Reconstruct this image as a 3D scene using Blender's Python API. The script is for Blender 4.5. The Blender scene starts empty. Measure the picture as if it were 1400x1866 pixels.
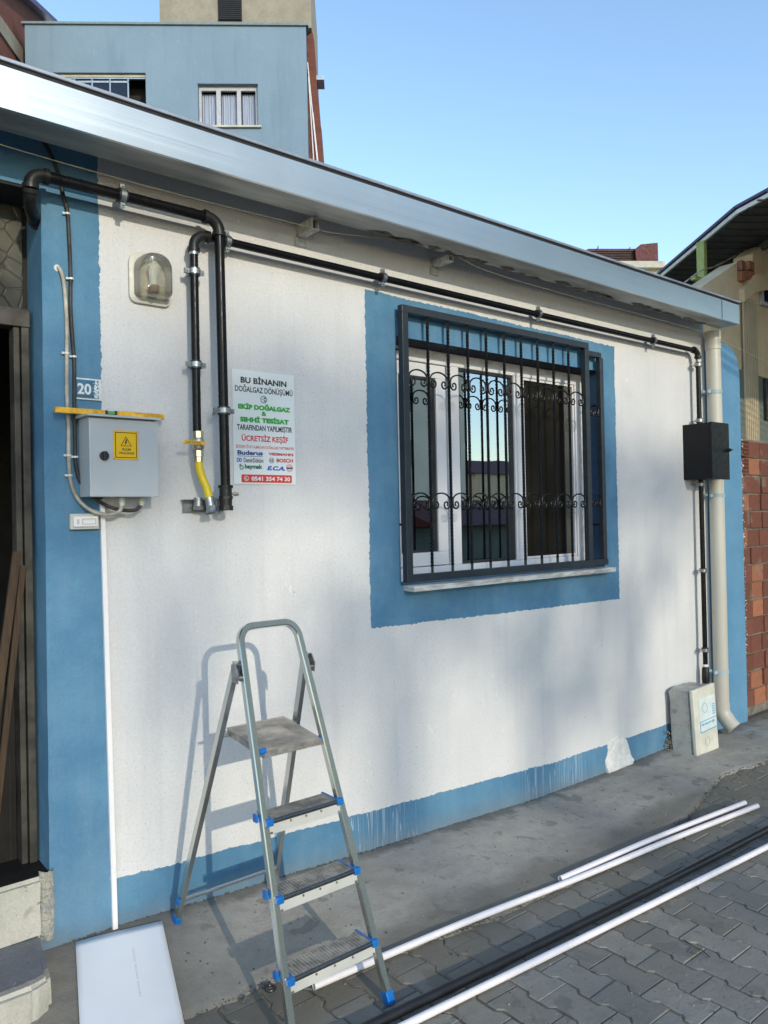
import bpy, bmesh, math, random
import numpy as np
from mathutils import Vector, Matrix
random.seed(7)
S = bpy.context.scene
COL = S.collection
rad = math.radians

# ------------------------------------------------------------------ camera
YAW, PITCH, ROLL = 0.680137, 0.0078845, -0.0204184
CAM = Vector((0.0, -3.0, 1.6))
_f = Vector((math.sin(YAW)*math.cos(PITCH), math.cos(YAW)*math.cos(PITCH), math.sin(PITCH)))
_r = Vector((math.cos(YAW), -math.sin(YAW), 0)); _u = _r.cross(_f)
R2 = _r*math.cos(ROLL)+_u*math.sin(ROLL); U2 = -_r*math.sin(ROLL)+_u*math.cos(ROLL)
cd = bpy.data.cameras.new('camera'); cam = bpy.data.objects.new('camera', cd); COL.objects.link(cam)
cd.sensor_fit = 'HORIZONTAL'; cd.sensor_width = 36.0; cd.lens = 36.0; cd.clip_end = 2000; cd.clip_start = 0.05
m = Matrix((R2, U2, -_f)).transposed().to_4x4(); m.translation = CAM; cam.matrix_world = m
S.camera = cam
def ray(px, py):                      # sight line of a photograph pixel, used to survey the far buildings
    return (R2*((px-700)/1400.0) - U2*((py-933)/1400.0) + _f)
def at_y(px, py, y):
    d = ray(px, py); return CAM + d*((y-CAM.y)/d.y)

# ------------------------------------------------------------------ light
SUN = Vector((0.165, 0.94, -0.31)).normalized()      # travel direction
EL = math.asin(-SUN.z); AZ = math.atan2(-SUN.x, -SUN.y)
w = bpy.data.worlds.new("World"); S.world = w; w.use_nodes = True
nt = w.node_tree; bg = nt.nodes['Background']; sky = nt.nodes.new('ShaderNodeTexSky')
sky.sky_type = 'NISHITA'; sky.sun_disc = False; sky.sun_elevation = EL; sky.sun_rotation = AZ
sky.air_density = 1.15; sky.dust_density = 0.2; sky.ozone_density = 2.2; sky.altitude = 100
nt.links.new(sky.outputs[0], bg.inputs[0]); bg.inputs[1].default_value = 0.15
sl = bpy.data.lights.new('sun', 'SUN'); sl.energy = 1.15; sl.angle = rad(0.5); sl.color = (1.0, 0.91, 0.72)
so = bpy.data.objects.new('sun', sl); COL.objects.link(so)
so.rotation_euler = SUN.to_track_quat('-Z', 'Y').to_euler()
S.view_settings.view_transform = 'Standard'; S.view_settings.look = 'None'
S.view_settings.gamma = 1; S.view_settings.use_curve_mapping = False
S.view_settings.exposure = 1.12

# ------------------------------------------------------------------ helpers
class MB:
    def __init__(s): s.v = []; s.f = []; s.mi = []
    def add(s, vs, fs, mi=0):
        o = len(s.v); s.v += [tuple(v) for v in vs]; s.f += [tuple(i+o for i in f) for f in fs]; s.mi += [mi]*len(fs); return s
    def box(s, x0, x1, y0, y1, z0, z1, mi=0, M=None):
        vs = [Vector((x, y, z)) for x in (x0, x1) for y in (y0, y1) for z in (z0, z1)]
        if M: vs = [M @ v for v in vs]
        return s.add(vs, [(0,1,3,2),(4,6,7,5),(0,4,5,1),(2,3,7,6),(0,2,6,4),(1,5,7,3)], mi)
    def beam(s, a, b, w, h, up=(0,0,1), mi=0):
        a = Vector(a); b = Vector(b); d = (b-a).normalized(); sx = d.cross(Vector(up)).normalized(); uz = sx.cross(d)
        vs = [p+sx*(i*w/2)+uz*(j*h/2) for p in (a, b) for i, j in ((-1,-1),(1,-1),(1,1),(-1,1))]
        return s.add(vs, [(3,2,1,0),(4,5,6,7),(0,1,5,4),(1,2,6,5),(2,3,7,6),(3,0,4,7)], mi)
    def sweep(s, pts, sec, up=(0,0,1), cap=True, mi=0, scale=None):
        pts = [Vector(p) for p in pts]; n = len(sec); base = len(s.v); prev = None
        for i, p in enumerate(pts):
            t = (pts[min(i+1, len(pts)-1)]-pts[max(i-1, 0)]).normalized()
            if prev is None:
                u = Vector(up)
                if abs(t.dot(u)) > 0.98: u = Vector((0,1,0)) if abs(t.y) < .9 else Vector((1,0,0))
                sx = t.cross(u).normalized()
            else:
                sx = (prev - t*prev.dot(t)).normalized()
            prev = sx; uz = sx.cross(t); k = scale[i] if scale else 1
            for a, b in sec: s.v.append(tuple(p+sx*a*k+uz*b*k))
        L = len(pts)
        for i in range(L-1):
            for j in range(n):
                a = base+i*n+j; b = base+i*n+(j+1) % n
                s.f.append((a, b, b+n, a+n)); s.mi.append(mi)
        if cap:
            s.f.append(tuple(base+j for j in range(n))[::-1]); s.mi.append(mi)
            s.f.append(tuple(base+(L-1)*n+j for j in range(n))); s.mi.append(mi)
        return s
    def tube(s, pts, r, n=12, mi=0, cap=True, scale=None):
        return s.sweep(pts, [(r*math.cos(2*math.pi*k/n), r*math.sin(2*math.pi*k/n)) for k in range(n)], mi=mi, cap=cap, scale=scale)
    def pipe(s, pts, ri, ro, n=16, mi=0):     # open-ended tube with wall thickness
        a = Vector(pts[0]); b = Vector(pts[-1]); d = (b-a).normalized()
        s.tube(pts, ro, n, mi, cap=False)
        base = len(s.v)
        s.tube([b, b-d*.25], ri, n, mi, cap=False); s.tube([a, a+d*.25], ri, n, mi, cap=False)
        L = len(pts)
        for e, (o0, i0) in enumerate(((base-n, base), (base-L*n, base+2*n))):
            for j in range(n):
                k = (j+1) % n
                s.f.append((o0+j, o0+k, i0+k, i0+j)); s.mi.append(mi)
        return s
    def prism(s, poly, axis, d0, d1, mi=0):    # polygon in the plane normal to axis
        def P(a, b, d):
            return (d, a, b) if axis == 'x' else (a, d, b) if axis == 'y' else (a, b, d)
        n = len(poly); vs = [P(a, b, d0) for a, b in poly]+[P(a, b, d1) for a, b in poly]
        fs = [tuple(range(n))[::-1], tuple(range(n, 2*n))]+[(i, (i+1) % n, n+(i+1) % n, n+i) for i in range(n)]
        return s.add(vs, fs, mi)
    def build(s, name, mats, parent=None, smooth=False, bevel=0, angle=None):
        me = bpy.data.meshes.new(name); me.from_pydata(s.v, [], s.f)
        mats = mats if isinstance(mats, (list, tuple)) else [mats]
        for mt in mats: me.materials.append(mt)
        me.polygons.foreach_set('material_index', s.mi)
        bm = bmesh.new(); bm.from_mesh(me)
        bmesh.ops.recalc_face_normals(bm, faces=bm.faces)
        if bevel: bmesh.ops.bevel(bm, geom=[e for e in bm.edges], offset=bevel, segments=2, affect='EDGES', profile=.5)
        bm.to_mesh(me); bm.free()
        if smooth:
            me.polygons.foreach_set('use_smooth', [True]*len(me.polygons))
            me.set_sharp_from_angle(angle=rad(angle or 40))
        o = bpy.data.objects.new(name, me); COL.objects.link(o)
        if parent: o.parent = parent
        return o
def tag(o, label=None, cat=None, group=None, kind=None):
    if label: o['label'] = label
    if cat: o['category'] = cat
    if group: o['group'] = group
    if kind: o['kind'] = kind
    return o
def thing(name, label, cat, loc=(0,0,0), group=None):
    o = bpy.data.objects.new(name, None); COL.objects.link(o); o.location = loc; o.empty_display_size = .1
    return tag(o, label, cat, group)
def par(o, root): return child(o, root)        # parent keeping world placement
def wmat(p):
    return (wmat(p.parent) @ p.matrix_parent_inverse @ p.matrix_basis) if p.parent else p.matrix_basis.copy()
def child(o, p):
    o.parent = p; o.matrix_parent_inverse = wmat(p).inverted(); return o
def smooth_path(pts, n=8):
    P_ = [Vector(p) for p in pts]; out = []
    for i in range(len(P_)-1):
        p0, p1, p2, p3 = P_[max(i-1, 0)], P_[i], P_[i+1], P_[min(i+2, len(P_)-1)]
        for k in range(n):
            t = k/n; out.append(.5*((2*p1)+(-p0+p2)*t+(2*p0-5*p1+4*p2-p3)*t*t+(-p0+3*p1-3*p2+p3)*t**3))
    return out+[P_[-1]]
def arc(c, r, a0, a1, n, plane='xz'):
    out = []
    for i in range(n+1):
        a = rad(a0+(a1-a0)*i/n); p, q = r*math.cos(a), r*math.sin(a)
        out.append({'xz': (c[0]+p, c[1], c[2]+q), 'xy': (c[0]+p, c[1]+q, c[2]), 'yz': (c[0], c[1]+p, c[2]+q)}[plane])
    return out

# ------------------------------------------------------------------ materials
class NT:
    def __init__(s, name):
        s.m = bpy.data.materials.new(name); s.m.use_nodes = True; s.t = s.m.node_tree
        s.b = s.t.nodes['Principled BSDF']; s.out = s.t.nodes['Material Output']
    def n(s, typ, **kw):
        x = s.t.nodes.new('ShaderNode'+typ)
        for k, v in kw.items(): setattr(x, k, v)
        return x
    def l(s, a, b): s.t.links.new(a, b)
    def coord(s, kind='Object'): return s.n('TexCoord').outputs[kind]
    def pos(s): return s.n('NewGeometry').outputs['Position']
    def mapping(s, vec, scale=(1,1,1), loc=(0,0,0)):
        x = s.n('Mapping'); s.l(vec, x.inputs[0]); x.inputs['Scale'].default_value = scale; x.inputs['Location'].default_value = loc; return x.outputs[0]
    def noise(s, vec, scale, detail=4, rough=.55, dist=0):
        x = s.n('TexNoise'); s.l(vec, x.inputs['Vector']); x.inputs['Scale'].default_value = scale
        x.inputs['Detail'].default_value = detail; x.inputs['Roughness'].default_value = rough; x.inputs['Distortion'].default_value = dist
        return x.outputs['Fac']
    def math(s, op, a, b=None, c=None, clamp=False):
        x = s.n('Math', operation=op, use_clamp=clamp)
        for i, v in enumerate((a, b, c)):
            if v is None: continue
            if isinstance(v, (int, float)): x.inputs[i].default_value = v
            else: s.l(v, x.inputs[i])
        return x.outputs[0]
    def ramp(s, fac, a, b, lo=0.0, hi=1.0):    # smooth 0..1 between a and b
        x = s.n('MapRange', interpolation_type='SMOOTHSTEP'); s.l(fac, x.inputs[0])
        for i, v in zip((1,2,3,4), (a, b, lo, hi)): x.inputs[i].default_value = v
        return x.outputs[0]
    def mix(s, fac, a, b, blend='MIX'):
        x = s.n('Mix', data_type='RGBA', blend_type=blend)
        for sock, v in ((x.inputs[0], fac), (x.inputs[6], a), (x.inputs[7], b)):
            if isinstance(v, (int, float)): sock.default_value = v
            elif isinstance(v, tuple): sock.default_value = v if len(v) == 4 else v+(1,)
            else: s.l(v, sock)
        return x.outputs[2]
    def color(s, c):
        if isinstance(c, tuple): s.b.inputs['Base Color'].default_value = c if len(c) == 4 else c+(1,)
        else: s.l(c, s.b.inputs['Base Color'])
    def rough(s, v):
        if isinstance(v, (int, float)): s.b.inputs['Roughness'].default_value = v
        else: s.l(v, s.b.inputs['Roughness'])
    def bump(s, h, strength=.3, dist=.002, prev=None):
        x = s.n('Bump'); x.inputs['Strength'].default_value = strength; x.inputs['Distance'].default_value = dist
        s.l(h, x.inputs['Height'])
        if prev is not None: s.l(prev, x.inputs['Normal'])
        s.l(x.outputs[0], s.b.inputs['Normal']); return x.outputs[0]
def simple(name, col, rough=.5, metal=0.0, var=.12, scale=8, bump=.0, bscale=60, spec=.5, stretch=(1,1,1), rv=1.0):
    t = NT(name); v = t.mapping(t.coord(), stretch); n = t.noise(v, scale, 5, .6)
    c = t.mix(t.ramp(n, .3, .7), tuple(k*(1-var) for k in col), tuple(min(1, k*(1+var)) for k in col)); t.color(c)
    t.rough(t.ramp(t.noise(v, scale*3, 3), .25, .75, max(0, rough-.08*rv), min(1, rough+.1*rv)))
    t.b.inputs['Metallic'].default_value = metal; t.b.inputs['Specular IOR Level'].default_value = spec
    if bump: t.bump(t.noise(v, bscale, 4), bump, .002)
    return t.m

def stucco(name, kind):
    t = NT(name); p = t.pos(); sx = t.n('SeparateXYZ'); t.l(p, sx.inputs[0]); x, y, z = sx.outputs
    big = t.noise(p, 1.3, 5, .6); mid = t.noise(p, 9, 4, .6); fine = t.noise(p, 260, 3, .6); grain = t.noise(p, 90, 3, .7)
    edge = t.math('MULTIPLY', t.math('SUBTRACT', t.noise(p, 38, 4, .65), .5), .028)
    wob = t.math('MULTIPLY', t.math('SUBTRACT', t.noise(p, 5, 2), .5), .018)
    e = t.math('ADD', edge, wob)
    xe = t.math('ADD', x, e); ze = t.math('ADD', z, e)
    white = t.mix(t.ramp(big, .35, .7), (.62,.615,.62), (.69,.68,.675))
    # faint grime drifting down the white paint
    streak = t.noise(t.mapping(p, (9, 9, .6)), 1.2, 4, .6)
    white = t.mix(t.math('MULTIPLY', t.ramp(streak, .50, .72), .16), white, (.42,.42,.43))
    patch = t.ramp(t.noise(p, 3.2, 5, .7, .8), .60, .64); white = t.mix(t.math('MULTIPLY', patch, .35), white, (.68,.675,.665))
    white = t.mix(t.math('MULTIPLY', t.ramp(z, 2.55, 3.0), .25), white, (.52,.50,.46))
    blue = t.mix(t.ramp(t.noise(p, 3, 5, .65), .3, .72), (.072,.19,.32), (.118,.26,.39))
    blue = t.mix(t.math('MULTIPLY', t.ramp(mid, .58, .8), .3), blue, (.16,.33,.48))
    if kind == 'house':
        def inside(v, a, b): return t.math('MULTIPLY', t.math('GREATER_THAN', v, a), t.math('LESS_THAN', v, b))
        left = t.math('LESS_THAN', xe, 1.028)
        win = t.math('MULTIPLY', inside(xe, 2.33, 4.43), inside(t.math('ADD', ze, t.math('MULTIPLY', x, .012)), 1.083, 2.765))
        line = t.math('MAXIMUM', t.math('SUBTRACT', .266, t.math('MULTIPLY', x, .045)), .098)
        pl = t.math('LESS_THAN', ze, line)
        msk = t.math('MAXIMUM', t.math('MAXIMUM', left, win), pl)
        # pale drips that ran over the plinth in two places
        dn = t.noise(t.mapping(p, (46, 1, 1.0)), 1.0, 2, .5, .6)
        drip = t.ramp(t.math('ABSOLUTE', t.math('SUBTRACT', dn, .5)), .006, .018, 1, 0)
        zone = t.math('MAXIMUM', inside(x, 2.15, 2.62), inside(x, 3.42, 4.02))
        drip = t.math('MULTIPLY', t.math('MULTIPLY', drip, zone), t.math('MULTIPLY', pl, .42))
        blue = t.mix(drip, blue, (.62,.68,.74))
        # damp dirt low on the wall
        col = t.mix(msk, white, blue)
        low = t.math('SUBTRACT', z, t.math('MULTIPLY', t.math('SUBTRACT', 2.5, x), .035))
        dirt = t.math('MULTIPLY', t.ramp(t.math('ADD', low, t.math('MULTIPLY', mid, .08)), .0, .12, 1, 0), .45)
        col = t.mix(dirt, col, (.20,.20,.19))
    elif kind == 'blue': col = t.mix(.35, blue, (.17,.38,.60))  # paler mix puts the stronger light on this wall into its blue
    else: col = white
    if kind == 'house':
        scuff = t.math('MULTIPLY', t.ramp(t.noise(t.mapping(p, (5, 1, 3)), 2.4, 4, .7, 1.0), .675, .70), t.math('SUBTRACT', 1.0, msk)); col = t.mix(t.math('MULTIPLY', scuff, .7), col, (.78,.775,.76))
        smudge = t.ramp(t.noise(t.mapping(p, (1.2, 1, 1)), 1.5, 3, .6), .54, .72); col = t.mix(t.math('MULTIPLY', smudge, .10), col, (.30,.30,.32))
        roll = t.noise(t.mapping(p, (14, 1, 1.2)), 1.0, 3, .6); col = t.mix(t.math('MULTIPLY', t.ramp(roll, .45, .7), .05), col, (.40,.45,.50))
    pit = t.ramp(t.noise(p, 120, 2, .5), .30, .36, 1, 0)
    col = t.mix(t.math('MULTIPLY', t.math('MULTIPLY', pit, t.ramp(big, .38, .62, .25, 1)), .55), col, (.18,.18,.20))
    spk = t.math('MULTIPLY', t.ramp(t.noise(p, 21, 2, .5), .20, .235, 1, 0), .6)
    col = t.mix(spk, col, (.2,.18,.17))
    col = t.mix(t.math('MULTIPLY', t.ramp(grain, .35, .65), .12), col, (.35,.37,.42), 'MULTIPLY')
    t.color(col); t.rough(.85); t.b.inputs['Specular IOR Level'].default_value = .25
    b = t.bump(grain, .5, .004); b = t.bump(fine, .35, .0015, b); b = t.bump(t.noise(p, 4, 3), .5, .01, b)
    return t.m
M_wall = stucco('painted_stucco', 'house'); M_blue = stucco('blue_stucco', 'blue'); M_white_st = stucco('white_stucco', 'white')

def concrete(name, a, b, dark, spots=True):
    t = NT(name); p = t.pos()
    n1 = t.noise(p, 2.2, 6, .62); n2 = t.noise(p, 14, 5, .65); n3 = t.noise(p, 130, 3, .6)
    c = t.mix(t.ramp(n1, .33, .68), a, b)
    c = t.mix(t.math('MULTIPLY', t.ramp(n2, .45, .75), .45), c, dark)
    if spots:
        sp = t.ramp(t.noise(p, 6.5, 3, .6, .4), .61, .66); c = t.mix(t.math('MULTIPLY', sp, .45), c, tuple(k*.55 for k in dark))
        sp2 = t.ramp(t.noise(p, 34, 2, .5), .70, .74); c = t.mix(t.math('MULTIPLY', sp2, .7), c, tuple(k*.4 for k in dark))
        sp3 = t.ramp(t.noise(p, 70, 2, .5), .73, .76); c = t.mix(t.math('MULTIPLY', sp3, .5), c, (.6,.6,.58))
    c = t.mix(t.math('MULTIPLY', t.ramp(n3, .3, .7), .25), c, tuple(k*.8 for k in dark))
    t.color(c); t.rough(.9); t.b.inputs['Specular IOR Level'].default_value = .3
    bb = t.bump(n3, .45, .004); bb = t.bump(n2, .4, .012, bb); t.bump(t.noise(p, 500, 2), .25, .001, bb)
    return t
def apron_mat():
    t = concrete('apron_concrete', (.32,.295,.26), (.425,.395,.35), (.22,.20,.17)); p = t.pos()
    sx = t.n('SeparateXYZ'); t.l(p, sx.inputs[0]); y = sx.outputs[1]
    src = t.b.inputs['Base Color'].links[0].from_socket
    n = t.noise(p, 3.5, 5, .65)
    wet = t.ramp(t.math('ADD', y, t.math('MULTIPLY', n, .55)), -.38, -.20, 1, 0)       # damp edge towards the pavers
    c = t.mix(t.math('MULTIPLY', wet, .68), src, (.14,.13,.105))
    lf = t.ramp(t.math('ADD', sx.outputs[0], t.math('MULTIPLY', t.noise(p, 4, 5, .65), .6)), 1.35, 1.95, .7, 0); c = t.mix(lf, c, (.16,.145,.12))
    crack = t.n('TexVoronoi', feature='DISTANCE_TO_EDGE'); t.l(t.mapping(t.math and p, (1,1,1)), crack.inputs['Vector']); crack.inputs['Scale'].default_value = 1.1
    near = t.ramp(t.math('ADD', y, t.math('MULTIPLY', n, .3)), .06, .14, 0, .8)
    c = t.mix(near, c, (.16,.15,.13))
    t.color(c); return t.m
M_apron = apron_mat()
M_step = concrete('step_concrete', (.42,.41,.35), (.52,.50,.44), (.30,.28,.24)).m
M_step_dark = concrete('dark_step_concrete', (.13,.13,.14), (.19,.19,.20), (.10,.10,.10)).m
M_ground = concrete('street_dirt', (.10,.095,.085), (.15,.14,.13), (.07,.065,.06)).m
def paver_mat():
    t = concrete('paver_concrete', (.265,.25,.215), (.35,.33,.29), (.185,.17,.135)); p = t.pos()
    src = t.b.inputs['Base Color'].links[0].from_socket
    oi = t.n('ObjectInfo'); r = oi.outputs['Random']
    c = t.mix(t.ramp(r, 0, 1, 0, .65), src, (.17,.16,.135))
    g = t.ramp(t.noise(p, 1.1, 4, .6), .42, .62); c = t.mix(t.math('MULTIPLY', g, .4), c, (.22,.21,.20))
    sp = t.math('MULTIPLY', t.ramp(t.noise(p, 17, 4, .7), .66, .72), t.ramp(t.noise(p, 2.0, 2), .5, .6)); c = t.mix(sp, c, (.35,.36,.35))
    sx = t.n('SeparateXYZ'); t.l(p, sx.inputs[0])
    brown = t.ramp(t.math('ADD', sx.outputs[1], t.math('MULTIPLY', t.noise(p, 2.5, 4, .6), .5)), -.85, -.45, 0, .55)
    c = t.mix(brown, c, (.14,.125,.095))
    t.color(c); return t.m
M_paver = paver_mat()
M_sand = concrete('joint_sand', (.13,.115,.095), (.20,.18,.155), (.08,.07,.06)).m

def fascia_mat():
    t = NT('brushed_aluminium'); v = t.coord(); st = t.noise(t.mapping(v, (.6, 40, 260)), 1.0, 4, .6)
    blot = t.noise(v, 5, 4, .6)
    c = t.mix(t.ramp(st, .3, .7), (.68,.73,.76), (.76,.81,.84)); c = t.mix(t.math('MULTIPLY', t.ramp(blot, .5, .8), .2), c, (.5,.5,.48))
    t.color(c); t.b.inputs['Metallic'].default_value = 1.0
    t.rough(t.ramp(t.math('ADD', st, t.math('MULTIPLY', blot, .5)), .4, 1.1, .32, .40))
    t.bump(t.noise(t.mapping(v, (1.2, 1, 1)), 1.4, 2), .08, .02)
    return t.m
M_fascia = fascia_mat()
M_brk = simple('painted_bracket', (.50,.49,.46), .6, 0, .3, 30)
M_soffit = simple('dirty_zinc', (.38,.39,.38), .5, .5, .3, 4, .2, 30, stretch=(.5,3,3))
M_lip = simple('grey_metal_lip', (.33,.36,.42), .45, .5, .1)
M_darkgap = simple('gap_black', (.012,.012,.016), .7)  # black for joints; inside hollows it stands in for their shade
M_pipe = simple('black_painted_steel', (.005,.005,.006), .30, 0, .3, 12, .10, 90, spec=.22)
M_fit = simple('cast_iron_fitting', (.016,.016,.017), .42, .2, .4, 20, .3, 140, spec=.35)
M_galv = simple('galvanised_steel', (.34,.36,.37), .40, .9, .15, 25)
M_brass = simple('nickel_brass', (.62,.55,.42), .3, .9, .15, 30)
M_yellow = simple('yellow_hose_plastic', (.72,.52,.01), .42, 0, .08, 20, .05, 200)
M_lever = simple('yellow_lever_paint', (.70,.40,.015), .45, 0, .2, 60)
M_levelm = simple('worn_yellow_paint', (.72,.38,.02), .5, 0, .35, 22, .1, 80)
M_vial = simple('green_vial', (.12,.35,.10), .1)
M_box = simple('grey_enamel', (.46,.485,.50), .38, 0, .03, 6)
M_boxd = simple('black_powder_coat', (.006,.0065,.008), .5, 0, .2, 20, .1, 200, spec=.3)
M_knob = simple('black_plastic', (.02,.02,.03), .35)
M_yel_label = simple('yellow_label', (.80,.47,.0), .5, 0, .02)
M_black = simple('black_print', (.02,.018,.015), .6)
M_red = simple('red_print', (.62,.05,.04), .5, 0, .05); M_orange = simple('faded_red_print', (.66,.16,.12), .5)
M_green = simple('green_print', (.02,.30,.05), .5, 0, .1); M_lgreen = simple('light_green_print', (.22,.60,.20), .5)
M_dgreen = simple('dark_green_print', (.01,.13,.07), .5); M_bprint = simple('blue_print', (.02,.12,.50), .5); M_navy = simple('navy_print', (.02,.05,.22), .5)
M_paper = simple('white_vinyl', (.74,.77,.77), .4, 0, .02, 3)
M_plate = simple('worn_blue_plate', (.035,.13,.22), .4, 0, .35, 18)
M_platew = simple('white_enamel', (.66,.70,.71), .45, 0, .1, 40)
M_plast = simple('beige_plastic', (.52,.50,.44), .45, 0, .06, 14)
M_pvcw = simple('white_pvc', (.78,.76,.78), .35, 0, .03, 5)
M_pvcpipe = simple('white_pvc_pipe', (.80,.75,.77), .33, 0, .05, 9)
M_pvcb = simple('cream_pvc', (.50,.475,.41), .42, 0, .08, 3, .03, 40, stretch=(1,1,.2))
M_pebl = simple('black_polyethylene', (.014,.014,.017), .38, 0, .25, 12)
M_dcab = simple('dark_cable', (.035,.03,.028), .6, 0, .5, 16); M_wcab = simple('dirty_white_cable', (.40,.37,.31), .55, 0, .35, 16)
M_wire = simple('pale_wire', (.50,.46,.33), .5)
M_clip = simple('white_clip', (.62,.64,.62), .4)
M_iron = simple('anthracite_paint', (.022,.028,.036), .42, .0, .15, 14, .08, 120)
M_twist = simple('black_wrought_iron', (.008,.009,.010), .42, .0, .3, 30, .15, 160, spec=.35)
M_upvc = simple('window_upvc', (.72,.715,.74), .35, 0, .04, 4)
M_rubber = simple('dark_gasket', (.03,.03,.03), .6)
M_screen = simple('brown_insect_screen', (.014,.0115,.0075), .8, 0, .25, 3, spec=.2)
M_sill = simple('worn_marble', (.50,.49,.46), .45, 0, .45, 7, .2, 60, stretch=(1,1,6))
M_mortar = simple('rough_mortar', (.17,.155,.13), .95, 0, .4, 12, 1.0, 40)
M_rmort = concrete('crumbling_mortar', (.33,.30,.24), (.42,.39,.32), (.10,.16,.24)).m
M_plaster = simple('fresh_white_plaster', (.68,.665,.64), .85, 0, .14, 22, 1.0, 70)
M_alu = simple('ladder_steel', (.58,.59,.565), .22, .97, .03, 2, 0, 40, stretch=(2,2,.5), rv=.25)
M_apr = simple('ladder_apron_steel', (.70,.70,.66), .38, .35, .05, 8, .05, 60)
M_alud = simple('ladder_steel_dull', (.36,.355,.34), .42, .85, .35, 14, .2, 60)
M_tread = simple('scuffed_tread', (.40,.38,.35), .45, .75, .35, 22, .25, 90)
M_capb = simple('blue_plastic', (.005,.15,.48), .35, 0, .08, 30)
M_frame = simple('worn_dark_metal', (.045,.041,.034), .6, .2, .5, 10, .3, 60)
M_leaf_panel = simple('dark_door_sheet', (.012,.011,.010), .6, 0, .4, 5, spec=.2)
M_wood = simple('old_wood', (.045,.026,.013), .8, 0, .45, 5, .3, 40, stretch=(8,8,.8))
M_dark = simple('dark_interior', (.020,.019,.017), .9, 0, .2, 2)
M_cream = simple('cream_facade', (.86,.80,.64), .85, 0, .06, .6, .2, 20)
M_conc_bg = concrete('tower_concrete', (.30,.27,.21), (.38,.34,.27), (.22,.20,.16), False).m
def facade(name, a, b, sc=.8):
    t = NT(name); p = t.pos(); n = t.noise(p, sc, 5, .6); st = t.noise(t.mapping(p, (3,3,.35)), 1, 4)
    c = t.mix(t.ramp(n, .3, .7), a, b); c = t.mix(t.math('MULTIPLY', t.ramp(st, .48, .75), .40), c, tuple(k*.72 for k in a)); c = t.mix(t.math('MULTIPLY', t.ramp(t.noise(p, 2.2, 5, .7), .62, .68), .25), c, tuple(min(1, k*1.25) for k in b))
    t.color(c); t.rough(.9); t.bump(t.noise(p, 12, 4), .3, .02); return t.m
M_bb = facade('pale_blue_render', (.195,.285,.365), (.22,.31,.39))
M_beige = facade('sunny_beige_render', (.62,.49,.31), (.74,.60,.40), 2.5)
M_greyg = facade('grey_green_render', (.13,.16,.145), (.18,.21,.18), 1.5)
def brickface(name, c1, c2, mort, scale=5):
    t = NT(name); v = t.coord(); br = t.n('TexBrick'); sw = t.n('SeparateXYZ'); t.l(v, sw.inputs[0])
    cb = t.n('CombineXYZ'); t.l(t.math('ADD', sw.outputs[0], sw.outputs[1]), cb.inputs[0]); t.l(sw.outputs[2], cb.inputs[1]); t.l(cb.outputs[0], br.inputs['Vector'])
    br.inputs['Scale'].default_value = scale; br.inputs['Color1'].default_value = c1+(1,); br.inputs['Color2'].default_value = c2+(1,); br.inputs['Mortar'].default_value = mort+(1,)
    br.inputs['Mortar Size'].default_value = .025; br.inputs['Row Height'].default_value = .95; br.inputs['Brick Width'].default_value = 1.2
    c = t.mix(t.ramp(t.noise(v, 3, 4), .3, .75, 0, .5), br.outputs[0], tuple(k*.6 for k in c1)); t.color(c); t.rough(.9)
    t.bump(br.outputs['Fac'], -.4, .01); return t.m
M_brick_bg = brickface('far_red_brick', (.20,.065,.04), (.15,.05,.035), (.16,.11,.09))
def hollow_brick(name, col):
    t = NT(name); v = t.coord(); sx = t.n('SeparateXYZ'); t.l(v, sx.inputs[0])
    wv = t.math('SINE', t.math('MULTIPLY', sx.outputs[0], 420.0))
    n = t.noise(v, 18, 5, .65); oi = t.n('ObjectInfo')
    c = t.mix(t.ramp(oi.outputs['Random'], 0, 1), col, tuple(min(1, k*1.35) for k in col))
    c = t.mix(t.math('MULTIPLY', t.ramp(n, .5, .72), .5), c, tuple(k*.45 for k in col))
    c = t.mix(t.math('MULTIPLY', t.ramp(t.noise(t.pos(), 7, 4), .58, .64), .45), c, (.22,.19,.15))
    t.color(c); t.rough(.85); b = t.bump(wv, .35, .003); t.bump(n, .4, .004, b); return t.m
M_hb = hollow_brick('red_hollow_brick', (.135,.046,.030)); M_hbo = hollow_brick('orange_hollow_brick', (.27,.105,.055))
M_redroof = simple('red_metal_roof', (.10,.010,.011), .6, .0, .15, 4)
M_purple = simple('purple_flashing', (.11,.085,.17), .5, .3)
M_slab = simple('pale_slab', (.55,.52,.42), .8, 0, .12, 3)
M_canopy = simple('canopy_underside', (.11,.105,.09), .6, .2, .2, 3)
M_canopyedge = simple('white_flashing', (.85,.82,.72), .4)
M_greenpost = simple('green_paint', (.36,.42,.13), .5)
M_winframe = simple('far_window_frame', (.46,.46,.48), .5); M_winfold = simple('folding_glass_frame', (.42,.50,.58), .4, .3)
M_winglass = simple('far_dark_glass', (.012,.016,.035), .15)
M_curtain = simple('net_curtain', (.42,.47,.58), .9, 0, .12, 2, 0, 10, stretch=(9,9,.4))
def leafm(name, a, b):
    t = NT(name); oi = t.n('NewGeometry'); n = t.noise(t.pos(), 1.2, 3)
    t.color(t.mix(t.ramp(n, .3, .7), a, b)); t.rough(.6); return t.m
M_leaf = leafm('leaves', (.045,.075,.02), (.08,.11,.03)); M_bark = simple('bark', (.09,.07,.05), .9, 0, .3, 6, .6, 20)
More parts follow.
